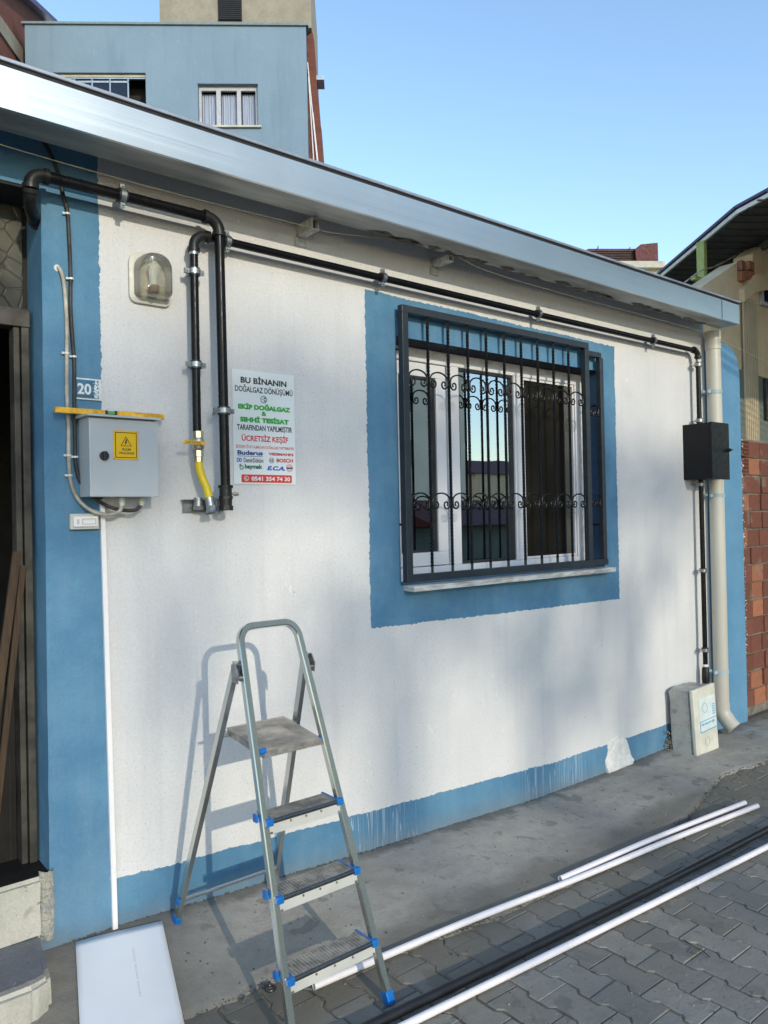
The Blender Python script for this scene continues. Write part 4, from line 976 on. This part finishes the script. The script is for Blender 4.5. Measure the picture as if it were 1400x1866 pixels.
for x in (xl0-.002, xl1+.0):
    mb.beam((x, -.600, .768), (x, -.33, .797), .003, .024)
mb.tube([(xl0-.03, -.345, .788), (xl1+.03, -.345, .788)], .006, 8); child(mb.build('platform_side', M_alud), ld)
for s, x in ((-1, xl0-.006), (1, xl1+.008)): child(MB().tube([(x-.012, -.594, .781), (x+.014, -.594, .781)], .012, 14).build('blue_cap', M_capb, smooth=True), ld)
# emblem pressed in the middle of the platform
# rear legs
hinge = {}
for s in (-1, 1):
    top = Vector((XC+s*.149, YF+KK*1.085+.012, 1.085)); bot = Vector((XC+s*.222, -.086, .030)); hinge[s] = (top, bot)
    child(MB().beam(top, bot, .020, .030, up=(0,1,0)).build('rear_leg', M_alu, bevel=.0015), ld)
    child(MB().beam(bot+(bot-top).normalized()*-.012, bot+(bot-top).normalized()*.022, .025, .035, up=(0,1,0)).build('rubber_foot', M_capb, bevel=.002), ld)
    pc = Vector((XC+s*.150, -.498, 1.045)); xo = pc.x-s*.013
    child(MB().prism([(pc.y-.020, pc.z-.030), (pc.y+.022, pc.z-.028), (pc.y+.026, pc.z+.035), (pc.y-.002, pc.z+.038), (pc.y-.024, pc.z+.006)], 'x', xo-.002+s*.0, xo+.002).prism([(pc.y-.020, pc.z-.030), (pc.y+.022, pc.z-.028), (pc.y+.026, pc.z+.035), (pc.y-.002, pc.z+.038), (pc.y-.024, pc.z+.006)], 'x', pc.x+s*.0125, pc.x+s*.0165).tube([(pc.x-.019, pc.y-.006, pc.z-.012), (pc.x+.019, pc.y-.006, pc.z-.012)], .007, 10).build('hinge_plate', M_alud, smooth=True), ld)
a = hinge[-1][0].lerp(hinge[-1][1], .925); b = hinge[1][0].lerp(hinge[1][1], .925)
child(MB().tube([a, b], .008, 10).build('crossbar', M_alu, smooth=True), ld)
for p, s in ((a, -1), (b, 1)): child(MB().tube([p+Vector((s*.010, 0, 0)), p+Vector((s*.016, 0, 0))], .015, 14).build('blue_cap', M_capb, smooth=True), ld)
for s in (-1, 1):
    p = fpnt(s, -.09); d = (fpnt(s, .3)-p).normalized(); mbb = MB(); q = p+d*.045
    mbb.beam(p+d*.001, q, .030, .036, up=(0,1,0)); child(mbb.build('rubber_foot', M_capb, bevel=.003), ld)

# ------------------------------------------------------------------ things lying on the ground
PR = .0135
def lay(name, label, cat, pts, r, mat, group=None):
    t_ = thing(name, label, cat, pts[0], None, ) if False else thing(name, label, cat, pts[0], group)
    o = child(MB().pipe(smooth_path(pts, 6), r*.78, r, 18).build('tube', mat, smooth=True), t_); return t_
gz = -.0885
lay('plastic_pipe', 'white plastic pipe passing behind the front ladder foot', 'pipe', [(1.512, -.677, gz+PR+.008), (2.2, -.728, gz+PR+.012), (2.9, -.79, gz+PR+.006), (3.6, -.853, gz+PR+.012), (4.36, -.917, gz+PR+.003)], PR, M_pvcpipe)
lay('plastic_pipe', 'short white plastic pipe lying against another on the apron side', 'pipe', [(2.806, -.752, gz+PR+.014), (3.4, -.786, gz+PR+.016), (3.9, -.823, gz+PR+.014), (4.345, -.853, gz+PR+.006)], PR, M_pvcpipe)
lay('plastic_pipe', 'white plastic pipe nearest the street beside the black pipe', 'pipe', [(1.0, -1.0, gz+PR+.003), (1.608, -1.043, gz+PR+.003), (2.7, -1.12, gz+PR+.002), (3.871, -1.199, gz+PR+.003), (4.6, -1.25, gz+PR+.003)], PR, M_pvcpipe)
lay('black_pipe', 'long black polyethylene pipe lying between the white pipes', 'pipe', [(1.0, -.945, gz+.019), (1.56, -.975, gz+.019), (2.6, -1.040, gz+.019), (3.3, -1.075, gz+.019), (4.05, -1.105, gz+.019), (4.9, -1.14, gz+.019)], .0175, M_pebl)
# white sheet
sh = thing('foam_sheet', 'blank white board lying against the foot of the blue wall', 'board', (.98, -.4, -.02))
A_ = Vector((.888, -.022)); B_ = Vector((1.203, -.073)); D_ = Vector((-.1000, -.3660)).normalized()
D2 = Vector((-.1305, -.486)).normalized()
vs = []; nu, nv_ = 14, 24
for i in range(nu+1):
    for j in range(nv_+1):
        p = A_.lerp(B_, i/nu); d = D_.lerp(D2, i/nu).normalized(); q = p+d*(.85*j/nv_)
        z = .049+.20*q.y+.003*(math.sin(i/nu*3.1)*(1-j/nv_))+.0008*math.sin(i*.5+j*.3)
        z = max(z, -.066+.004*math.sin(i*.7)) if q.y < -.5 else z
        vs.append((q.x, q.y, z))
mb = MB(); n1 = len(vs); mb.add(vs, [(i*(nv_+1)+j, (i+1)*(nv_+1)+j, (i+1)*(nv_+1)+j+1, i*(nv_+1)+j+1) for i in range(nu) for j in range(nv_)])
so_ = mb.build('sheet', simple('matt_white_board', (.78,.78,.80), .6, 0, .03, 3), smooth=True); md = so_.modifiers.new('s', 'SOLIDIFY'); md.thickness = .0025
child(so_, sh)
pp = MB()
for k in range(20):
    if k in (6, 13): continue
    t_ = .12+.012*k; q = A_.lerp(B_, .62)+D_*t_*1.0; z = .049+.20*q.y+.003*(math.sin(.62*3.1)*(1-t_/.85))+.0030
    pp.box(q.x-.003, q.x+.002, q.y-.004, q.y+.003, z, z+.0006)
child(pp.build('faint_print', simple('faint_grey_print', (.68,.68,.71), .6)), sh)
# rubber ring, nail, twig, chips
rg = MB(); rg.tube(arc((1.388, -.585, -.066), .017, 0, 360, 20, 'xy'), .006, 8); tag(rg.build('rubber_ring', M_knob, smooth=True), 'small black rubber ring on the ground beside the ladder rail', 'ring')
ob = MB().tube([(1.30, -.575, -.062), (1.27, -.60, -.064)], .0015, 6).build('nail', M_galv); tag(ob, 'thin steel nail lying near the rubber ring', 'nail')
ob = MB().tube(smooth_path([(2.80, -1.36, -.083), (2.78, -1.40, -.078), (2.785, -1.44, -.083), (2.76, -1.49, -.082)]), .0022, 6).tube([(2.78, -1.42, -.081), (2.735, -1.425, -.083), (2.75, -1.455, -.083)], .0014, 5).build('twig', M_bark); tag(ob, 'thin dark twig lying on the grey pavers', 'twig')
def gpt():
    x = random.uniform(1.2, 5.6); y = -random.random()**.8*1.9; z = (apron_z(x, y) if y > edge_y(x) else -.088)+.002; return (x, y, z)
chunks('ground_debris', simple('dark_crumbs', (.05,.048,.045), .8), None, 420, gpt, .0012, .0045)
chunks('ground_debris', simple('pale_crumbs', (.45,.44,.40), .8), None, 260, gpt, .001, .0035)
def ept():
    x = random.uniform(.9, 5.4); y = edge_y(x)+random.gauss(-.008, .014); return (x, y, -.082+random.random()*.006)
chunks('edge_rubble', M_ground, None, 900, ept, .0015, .0055)
chunks('wall_foot_rubble', M_ground, None, 500, lambda: (lambda x: (x, -abs(random.gauss(0, .006)), interp(x, BASE)+.001))(random.uniform(.85, 5.0)), .002, .006)

# ------------------------------------------------------------------ brick wall at the right
bk = thing('brick_wall', 'unrendered red hollow brick wall beyond the blue wall end', 'wall', (6.8, .2, -.1))
child(MB().box(6.18, 7.6, .085, .30, -.14, 2.195).build('mortar_core', M_mortar), bk)
bmesh_cache = {}
def hb_mesh(w_, mat):
    k = (round(w_, 3), mat.name)
    if k not in bmesh_cache:
        m_ = MB().box(-w_/2, w_/2, -.015, .05, -.0675, .0675); o = m_.build('brick', mat, bevel=.004); bmesh_cache[k] = o.data; bpy.data.objects.remove(o)
    return bmesh_cache[k]
random.seed(11)
for r in range(15):
    z = -.03+.148*r
    x = 6.255 if r % 2 else 6.235
    first = random.choice((.10, .14)) if r % 2 else .17
    k = 0
    while x < 7.5:
        w_ = first if k == 0 else .19
        mat = M_hbo if (r in (9, 13) and k == 0) or random.random() < .25 else M_hb
        o = bpy.data.objects.new('brick', hb_mesh(w_, mat)); COL.objects.link(o)
        o.location = (x+w_/2+.012, .085+random.uniform(-.008, .006), z+.07+random.gauss(0, .002)); o.rotation_euler = (0, random.gauss(0, .008), random.gauss(0, .015)); child(o, bk); x += w_+.014; k += 1
# hollow ends near the top
for zc, x0 in ((2.115, 6.262), (1.967, 6.245)):
    mb = MB(); w_, h_ = .11, .125
    for i in range(5): xx = x0+w_*i/4; mb.box(xx-.004, xx+.004, .045, .088, zc-h_/2, zc+h_/2)
    for j in range(5): zz = zc-h_/2+h_*j/4; mb.box(x0, x0+w_, .0455, .0875, zz-.004, zz+.004)
    child(mb.build('hollow_brick_end', M_hb), bk)
    child(MB().box(x0, x0+w_, .080, .0845, zc-h_/2, zc+h_/2).build('brick_void', M_darkgap), bk)  # black backing gives the shade inside the brick cells as colour
chunks('rough_mortar', M_mortar, bk, 700, lambda: (6.205+random.gauss(0, .022), .06+random.uniform(-.03, .03), random.uniform(-.1, 2.2)), .005, .018)
chunks('white_plaster_crumbs', M_plaster, bk, 150, lambda: (6.18+random.gauss(0, .006), .0+random.uniform(0, .04), random.uniform(.4, 2.2)), .003, .009)

# ------------------------------------------------------------------ beige neighbour house
nh = thing('beige_house', 'unfinished beige rendered neighbour house with open canopy roof', 'house', (9, 2, -.1))
BY = 1.5; q = lambda px, py, y=BY: at_y(px, py, y)
def XZ(px, py, y=BY): p = at_y(px, py, y); return (p.x, p.z)
poly = [(6.9, -.1), XZ(1195, 580), XZ(1275, 525), XZ(1347, 476)]+[XZ(1349, 516), XZ(1368, 512), XZ(1373, 462), XZ(1400, 440), XZ(1460, 400), (14, -.1)]
child(MB().prism(poly, 'y', BY, BY+.25).build('wall', M_beige), nh)
poly = [XZ(1350, 690, BY-.03), XZ(1378, 686, BY-.03), XZ(1440, 690, BY-.03), (13, -.1), (7.5, -.1), XZ(1300, 690, BY-.03)]
child(MB().prism([XZ(1340, 670, BY-.03), XZ(1400, 690, BY-.03), XZ(1480, 700, BY-.03), (12.0, -.1), (8.2, -.1)], 'y', BY-.03, BY-.002).build('lower_render', M_greyg), nh)
# rough concrete column and beam
x0 = q(1349, 600).x; x1 = q(1373, 600).x
child(MB().box(x0, x1, BY-.05, BY-.031, 1.5, q(1360, 545).z).build('column', facade('column_concrete', (.50,.41,.28), (.60,.50,.35), 3)), nh)
mb = MB()
for k in range(7): xx = x0+(x1-x0)*(k+.5)/7; mb.box(xx-.004, xx+.004, BY-.056, BY-.0505, 1.6, q(1360, 545).z-.05)
child(mb.build('board_mark', facade('board_marks', (.38,.31,.21), (.46,.38,.26), 3)), nh)
a = XZ(1347, 552); b = XZ(1365, 530); c = XZ(1400, 497); 
child(MB().prism([(a[0], a[1]), (b[0], b[1]-.04), (c[0]+.8, c[1]-.0), (c[0]+.8, c[1]+.22), (b[0], b[1]+.18), (a[0], a[1]+.15)], 'y', BY-.07, BY-.002).build('ring_beam', M_beige), nh)
for px0, px1, py0, py1 in ((1350, 1356, 476, 512), (1364, 1372, 478, 510)):
    a = q(px0, py1, BY-.04); b = q(px1, py0, BY-.04)
    for k in range(2): child(MB().box(a.x, b.x, BY-.06, BY-.003, a.z+(b.z-a.z)*k/2+.006, a.z+(b.z-a.z)*(k+1)/2-.006).build('brick', M_hbo), nh)
a = q(1384, 556); b = q(1425, 524)
mb = MB(); frame_rect(mb, a.x, b.x, a.z, b.z, .05, BY-.04, BY-.004); wn = child(mb.build('window', M_winframe), nh)
child(MB().box(a.x+.05, b.x-.05, BY-.02, BY-.012, a.z+.05, b.z-.05).build('pane', M_winglass), wn)
a = q(1392, 765, BY-.03); b = q(1440, 700, BY-.03)
mb = MB(); frame_rect(mb, a.x, b.x, a.z, b.z, .04, BY-.07, BY-.032); wn = child(mb.build('window', M_frame), nh)
child(MB().box(a.x+.04, b.x-.04, BY-.05, BY-.045, a.z+.04, b.z-.04).build('pane', M_winglass), wn)
# flat canopy roof on posts, its edge running away from the street
CZ = 5.0
def at_z(px, py, z): d = ray(px, py); return CAM + d*((z-CAM.z)/d.z)
e0, e1, e2 = at_z(1195, 517, CZ), at_z(1347, 391, CZ), at_z(1400, 363, CZ); dA = (e1-e0).normalized(); dB = (e2-e1).normalized()
e0 = e0-dA*6; e2 = e2+dB*6; outl = [(e0.x, e0.y), (e1.x, e1.y), (e2.x, e2.y), (e2.x+25, e2.y), (e0.x+25, e0.y+4)]
child(MB().prism(outl, 'z', CZ, CZ+.05).build('canopy_roof', M_canopy), nh)
mb = MB()
for a, b in ((e0, e1), (e1, e2)):
    n_ = Vector((0,0,1)).cross((b-a).normalized()); o_ = n_*(.0 if n_.x < 0 else -.0)
    mb.beam(a+Vector((-.03,0,.025)), b+Vector((-.03,0,.025)), .03, .045)
child(mb.build('canopy_flashing', M_canopyedge), nh)
mb = MB()
for a, b in ((e0, e1), (e1, e2)): mb.beam(a+Vector((-.02,0,.08)), b+Vector((-.02,0,.08)), .09, .03)
child(mb.build('roof_sheet', M_purple), nh)
mb = MB(); side = Vector((dA.y, -dA.x, 0)); side = side if side.x > 0 else -side
for k in range(1, 9): o_ = side*(.75*k); mb.beam(e0+o_+Vector((0,0,-.05)), e1+o_+dA*-2.0*-1+Vector((0,0,-.05)), .06, .09)
child(mb.build('purlin', M_canopy), nh)
mb = MB()
for k in range(80): c_ = e0.lerp(e1, 0)+dA*(.22*k); mb.beam(c_+Vector((0,0,-.008)), c_+side*9+Vector((0,0,-.008)), .02, .016)
child(mb.build('sheet_rib', M_canopy), nh)
PYc = 1.95; p = at_y(1279, 462, PYc); p2 = at_y(1279, 545, PYc)
mb = MB(); mb.box(p.x-.035, p.x+.035, PYc-.05, PYc+.05, 2.0, CZ-.001).box(p.x-.22, p.x-.036, PYc-.03, PYc+.03, at_y(1279, 515, PYc).z, at_y(1279, 508, PYc).z)
child(mb.build('post', M_greenpost), nh)
child(MB().tube(smooth_path([at_y(1246, 516, PYc-.1), at_y(1280, 492, PYc-.1), at_y(1310, 482, PYc-.1), at_y(1400, 432, PYc-.1), at_y(1460, 395, PYc-.1)]), .009, 6).build('rope', M_wcab), nh)
# ------------------------------------------------------------------ far red roofed house
rh = thing('far_house', 'distant cream house with dark red metal roof behind the eaves', 'house', (26, 16, -.1))
fdir = Vector((math.sin(YAW), math.cos(YAW), 0)); rdir = Vector((math.cos(YAW), -math.sin(YAW), 0))
def dep(px, py, D): d = ray(px, py); return CAM+d*(D/d.dot(Vector((math.sin(YAW), math.cos(YAW), 0))))
def slabp(pts, D, th, name, mat, parent):
    vs = [dep(px, py, D) for px, py in pts]; n = len(vs); vs2 = [v+fdir*th for v in vs]
    o = MB().add(vs+vs2, [tuple(range(n))[::-1], tuple(range(n, 2*n))]+[(i, (i+1) % n, n+(i+1) % n, n+i) for i in range(n)]).build(name, mat); return child(o, parent)
slabp([(1062, 458), (1073, 453), (1163, 453), (1166, 474), (1166, 478), (1062, 478)], 30, 3, 'roof', M_redroof, rh)
slabp([(1158, 453), (1168, 445), (1199, 442), (1200, 475), (1160, 475)], 29.8, 3, 'roof', M_redroof, rh)
slabp([(1100, 475), (1212, 475.5), (1212, 487), (1100, 487)], 29.6, 4, 'eaves_slab', M_slab, rh)
slabp([(1104, 487), (1203, 487), (1203, 800), (1104, 800)], 29.9, 4, 'wall', M_cream, rh)
for k in range(6): slabp([(1072, 456.5+k*3.2), (1158, 456.5+k*3.2), (1158, 457.3+k*3.2), (1072, 457.3+k*3.2)], 29.95, .04, 'roof_seam', M_frame, rh)
for x_, y0_, y1_ in ((1089, 453, 448), (1147, 453, 450), (1182, 478, 473)): slabp([(x_, y0_), (x_+1.5, y0_), (x_+2.5, y1_), (x_+1, y1_)], 29.9, .05, 'roof_stub', M_frame, rh)

# ------------------------------------------------------------------ pale blue building
bb = thing('apartment_building', 'pale blue rendered building with concrete stair tower behind the house', 'building', (12.9, 13.2, -.1))
hh = Vector((.80314, -.59579, 0)); nn = Vector((.59579, .80314, 0)); OO = CAM+fdir*21
def bbm(mb, u0, u1, z0, z1, d0, d1, mi=0):
    vs = [Vector((OO.x, OO.y, 0))+hh*u+nn*d+Vector((0,0,z)) for u in (u0, u1) for d in (d0, d1) for z in (z0, z1)]
    return mb.add(vs, [(0,1,3,2),(4,6,7,5),(0,4,5,1),(2,3,7,6),(0,2,6,4),(1,5,7,3)], mi)
# facade with two window openings
def fac():
    mb = MB(); us = [-9.43, -8.69, -6.23, -4.84, -3.21, -1.87]; zs_ = [-.1, 10.9, 12.35, 13.52, 13.81, 15.1]
    ho = [(-8.69, -6.23, 10.9, 13.81), (-4.84, -3.21, 12.35, 13.52)]
    for a, b in zip(us, us[1:]):
        for c, d in zip(zs_, zs_[1:]):
            um, zm = (a+b)/2, (c+d)/2
            if any(h[0] < um < h[1] and h[2] < zm < h[3] for h in ho): continue
            bbm(mb, a, b, c, d, 0, .22)
    return mb
child(fac().build('wall', M_bb), bb)
mb = MB(); bbm(mb, -9.43, -1.87, -.1, 15.1, .6, 8); child(mb.build('core', M_dark), bb)
mb = MB(); bbm(mb, -9.5, -1.80, 15.101, 15.16, -.06, 8.2); child(mb.build('parapet_cap', simple('blue_cap_stone', (.20,.26,.28), .8)), bb)
mb = MB(); bbm(mb, -5.86, -1.72, 15.161, 18, .15, 5); child(mb.build('stair_tower', M_conc_bg), bb)
mb = MB()
bbm(mb, -4.26, -3.62, 15.33, 17.0, .10, .148); vt = child(mb.build('vent', M_darkgap), bb)
for k in range(22):
    mb = MB(); bbm(mb, -4.24, -3.64, 15.35+k*.055, 15.372+k*.055, .07, .098); 
    if k < 12: child(mb.build('louvre', simple('louvre', (.03,.03,.032), .5) if k == 0 else bpy.data.materials['louvre']), vt)
# net-curtained window
mb = MB()
def bfr(mb, u0, u1, z0, z1, t_, d0, d1):
    bbm(mb, u0, u1, z0, z0+t_, d0, d1); bbm(mb, u0, u1, z1-t_, z1, d0, d1); bbm(mb, u0, u0+t_, z0+t_, z1-t_, d0, d1); bbm(mb, u1-t_, u1, z0+t_, z1-t_, d0, d1)
bfr(mb, -4.83, -3.22, 12.36, 13.47, .07, .13, .2); bbm(mb, -4.36, -4.24, 12.43, 13.40, .13, .2); bbm(mb, -3.80, -3.69, 12.43, 13.40, .13, .2); bbm(mb, -4.83, -3.22, 13.471, 13.518, .14, .21)
bwin = child(mb.build('window', M_winframe), bb)
for a, b in ((-4.76, -4.36), (-4.24, -3.80), (-3.69, -3.29)):
    vs = []; n_ = 24
    for k in range(n_+1):
        u = a+(b-a)*k/n_; d = .30+.025*math.sin(k*1.7+a*3)
        for z in (12.43, 13.38): p = Vector((OO.x, OO.y, 0))+hh*u+nn*d; vs.append((p.x, p.y, z))
    child(MB().add(vs, [(2*k, 2*k+1, 2*k+3, 2*k+2) for k in range(n_)]).build('curtain', M_curtain, smooth=True), bwin)
mb = MB(); bbm(mb, -4.92, -3.13, 12.30, 12.348, -.08, .20); child(mb.build('window_sill', M_slab), bb)
# folding balcony glazing
mb = MB(); bbm(mb, -8.688, -6.24, 13.70, 13.74, .10, .16); bbm(mb, -8.2, -6.72, 13.60, 13.65, .11, .15)
for u in (-8.64, -8.17, -7.70, -7.22, -6.735): bbm(mb, u-.016, u+.016, 10.91, 13.70, .11, .15)
gl = child(mb.build('balcony_glazing', M_winfold), bb)
for a, b in ((-8.62, -8.19), (-8.15, -7.72), (-7.68, -7.24), (-7.20, -6.76)):
    mb = MB(); bbm(mb, a, b, 10.91, 13.60, .125, .135); child(mb.build('pane', M_winglass), gl)
mb = MB(); bbm(mb, -8.688, -6.232, 13.74, 13.805, .08, .2); child(mb.build('glazing_head', M_slab), gl)
# stepped brick side with white cables
prof = [(-1.868, 15.14), (-1.70, 15.16), (-1.66, 14.9), (-1.64, 14.2), (-1.58, 13.2), (-1.56, 12.8), (-1.50, 12.4), (-1.50, 5), (-1.868, 5)]
vs = [Vector((OO.x, OO.y, 0))+hh*u+Vector((0,0,z))+nn*d for d in (.35, 6) for u, z in prof]; n_ = len(prof)
child(MB().add(vs, [tuple(range(n_))[::-1], tuple(range(n_, 2*n_))]+[(i, (i+1) % n_, n_+(i+1) % n_, n_+i) for i in range(n_)]).build('brick_side', M_brick_bg), bb)
mb = MB()
for (u0, z0, u1, z1) in ((-1.86, 14.3, -1.60, 11.0), (-1.84, 13.9, -1.72, 11.0), (-1.74, 12.9, -1.60, 11.2)):
    P0 = Vector((OO.x, OO.y, 0))+nn*.32; mb.tube([P0+hh*u0+Vector((0,0,z0)), P0+hh*u1+Vector((0,0,z1))], .018, 6)
child(mb.build('white_cable', M_pvcw), bb)
mb = MB(); bbm(mb, -1.64, -1.42, 14.10, 14.22, .8, 1.3); child(mb.build('gutter_end', M_winfold), bb)
# red brick neighbour at the upper left
rb = thing('brick_building', 'tall red brick gable wall with grey concrete beam at upper left', 'building', (4, 10, -.1))
ad = Vector((math.sin(YAW-rad(7.7)), math.cos(YAW-rad(7.7)), 0)); cpt = dep(44, 100, 21.4)
def rw(t_, z): p = Vector((cpt.x, cpt.y, 0))-ad*t_; return Vector((p.x, p.y, z))
def on_rw(px, py):
    d = ray(px, py); n_ = Vector((ad.y, -ad.x, 0)); t_ = (Vector((cpt.x, cpt.y, 0))-CAM).dot(n_)/d.dot(n_); return CAM+d*t_
nrm_l = Vector((-ad.y, ad.x, 0))
def slab_rw(pts, name, mat, off=0, th=.3):
    vs = [p-nrm_l*off for p in pts]; v2 = [p+nrm_l*th for p in pts]; n_ = len(vs)
    return child(MB().add(vs+v2, [tuple(range(n_))[::-1], tuple(range(n_, 2*n_))]+[(i, (i+1) % n_, n_+(i+1) % n_, n_+i) for i in range(n_)]).build(name, mat), rb)
A = on_rw(45, 115); 
P1 = on_rw(84, 40); P2 = on_rw(38, 0); P3 = on_rw(-30, -62)
slab_rw([Vector((P1.x, P1.y, 0)), P1, P2, P3, Vector((P3.x, P3.y, 0))], 'wall', M_brick_bg)
slab_rw([on_rw(87, 41), on_rw(37, -2), on_rw(-35, -66), on_rw(-24, -72), on_rw(48, -2), on_rw(90, 36)], 'roof_flashing', M_purple, .25, .1)
slab_rw([on_rw(42, 93), on_rw(0, 32), on_rw(-20, 3), on_rw(-20, 33), on_rw(0, 62), on_rw(42, 122)], 'concrete_beam', M_conc_bg, .05, .0)

# ------------------------------------------------------------------ across the street (reflected buildings, plus houses and trees added for shade)
ab = thing('apartment_block', 'cream apartment block across the street reflected in the window', 'building', (18, -30, -.1))
child(MB().box(5.5, 31.5, -42, -28, -.1, 21).build('wall', M_cream), ab)
child(MB().box(5.2, 31.8, -42.2, -27.7, 21.001, 21.3).build('roof', M_slab), ab)
fr = MB(); frame_rect(fr, -.8, .8, -.75, .75, .08, 0, .06); fr.box(-.03, .03, 0, .06, -.67, .67); fo = fr.build('window', M_winframe); fme = fo.data; bpy.data.objects.remove(fo)
po = MB().box(-.72, .72, -.01, 0, -.67, .67).build('pane', M_winglass); pme2 = po.data; bpy.data.objects.remove(po)
for f_ in range(7):
    for k in range(8):
        o = bpy.data.objects.new('window', fme); COL.objects.link(o); o.location = (7.5+3.2*k, -28.0+.005, 2.2+2.9*f_); child(o, ab)
        p_ = bpy.data.objects.new('pane', pme2); COL.objects.link(p_); p_.location = (7.5+3.2*k, -28.0+.02, 2.2+2.9*f_)
        child(p_, o)
for k in range(7): child(MB().box(12.2, 16.4, -27.99, -26.9, .9+2.9*k, 1.05+2.9*k).build('balcony', M_slab), ab) if k else None
lh = thing('low_house', 'low dark shed with red roof across the street', 'house', (30, -16, -.1))
child(MB().box(20, 60, -24, -18, -.1, 1.25).build('wall', M_greyg), lh)
child(MB().prism([(-17.5, 1.251), (-24.5, 1.251), (-21, 2.3)], 'x', 19.5, 60.5).build('roof', M_redroof), lh)
child(MB().box(36, 37.2, -20, -19, 1.9, 3.6).build('chimney', M_brick_bg), lh)
for hx, hy, hw, hd, hz, mt_, lb in ((44, -62, 16, 12, 7.5, M_greyg, 'added distant grey house beyond the cream block'), (66, -58, 18, 12, 6.0, M_beige, 'added distant beige house beyond the low shed'), (92, -60, 24, 14, 8.5, M_conc_bg, 'added distant brown concrete house farthest along the street'), (30, -80, 12, 12, 11, M_conc_bg, 'added distant tall concrete house behind the cream block')):  # houses added to hide the bright horizon in the window reflection
    dh = thing('added_distant_house', lb, 'house', (hx, hy, -.1)); child(MB().box(hx-hw/2, hx+hw/2, hy-hd/2, hy+hd/2, -.1, hz).build('wall', mt_), dh)
    child(MB().prism([(hy-hd/2-.4, hz+.001), (hy+hd/2+.4, hz+.001), (hy, hz+2.0)], 'x', hx-hw/2-.3, hx+hw/2+.3).build('roof', M_redroof), dh)
gh = thing('shade_house', 'plain grey three storey house added across the street for shade', 'house', (3.5, -29, -.1))
child(MB().box(2.7, 5.3, -34, -28, -.1, 12.0).build('wall', M_conc_bg), gh)  # added block, sized so its shadow covers the lower beige house
# unseen trees added and shaped to filter the low sun; crown = list of (x, z, rx, rz, density) at depth y
def tree(label, x0, y0, crowns, seed, hgt):
    rnd = np.random.default_rng(seed); t_ = thing('tree', label, 'tree', (x0, y0, -.1), 'trees added for shade')
    vs = []; fs = []
    for (cx, cz, rx, rz, dens) in crowns:
        n_ = int(dens*rx*rz*math.pi/.0144*1.7)
        pts = rnd.normal(size=(n_*2, 3)); pts /= np.linalg.norm(pts, axis=1)[:, None]; pts = pts[:n_]*rnd.random((n_, 1))**.42
        ang = rnd.random((n_, 3))*6.28
        for (a, b, c), (p, q_, r_) in zip(pts, ang):
            M = Matrix.Rotation(p, 3, 'X') @ Matrix.Rotation(q_, 3, 'Z'); s = .085*(.7+.6*rnd.random()); C_ = Vector((cx+a*rx, y0+b*min(rx, .9), cz+c*rz)); o_ = len(vs)
            for u, v in ((-1, 0), (0, -.6), (1, 0), (0, .6)): vs.append(tuple(C_+M @ Vector((u*s, v*s, 0))))
            fs.append((o_, o_+1, o_+2, o_+3))
    child(MB().add(vs, fs).build('crown', M_leaf), t_)
    mb = MB(); mb.tube([(x0, y0, -.1), (x0+.05, y0, hgt*.4), (x0-.05, y0, hgt*.75), (x0, y0, hgt*.97)], .17, 8, scale=[1, .75, .45, .12])
    for (cx, cz, rx, rz, d) in crowns: mb.tube([(x0, y0, max(1.5, cz-rz*1.2-.8)), ((x0+cx)/2, y0, cz-rz*.6), (cx, y0, cz)], .05, 6, scale=[1, .7, .3])
    child(mb.build('trunk', M_bark, smooth=True), t_)
TY = -44.0; dz = 44*.31/.94; dxx = -44*.165/.94
# shade map of the wall (x, z, rx, rz, density) -> crowns displaced along the sun's path
shade = {
 'a': [(1.30, 2.02, .50, .36, 1.5), (1.95, 2.05, .50, .40, 1.6), (.75, 1.9, .4, .45, .9)],
 'b': [(2.60, 2.02, .50, .42, 1.6), (2.75, 1.50, .42, .30, 1.3), (2.25, 1.05, .26, .28, 1.5), (2.00, .80, .20, .22, 1.3), (2.95, 1.10, .40, .32, 1.6)],
 'c': [(3.40, 2.0, .55, .38, 1.5), (3.6, 1.25, .50, .36, 1.6), (3.45, .72, .42, .22, 1.6), (3.85, .42, .35, .16, 1.3)],
 'd': [(4.35, 1.80, .55, .32, 1.5), (5.1, 1.80, .5, .34, 1.5), (4.2, 1.12, .20, .36, 1.4), (4.05, .60, .22, .30, 1.2), (4.95, 1.15, .12, .28, 1.3)],
}
labs = {'a': 'leafy tree added across the street for shade, leftmost of four', 'b': 'tall leafy tree added across the street for shade, second from the left', 'c': 'tall leafy tree added across the street for shade, third from the left', 'd': 'leafy tree added across the street for shade, rightmost of four'}
for k, v in shade.items():
    cr = [(x+dxx, z+dz, rx, rz, d) for x, z, rx, rz, d in v]
    tree(labs[k], sum(c[0] for c in cr)/len(cr), TY, cr, ord(k), max(c[1] for c in cr))
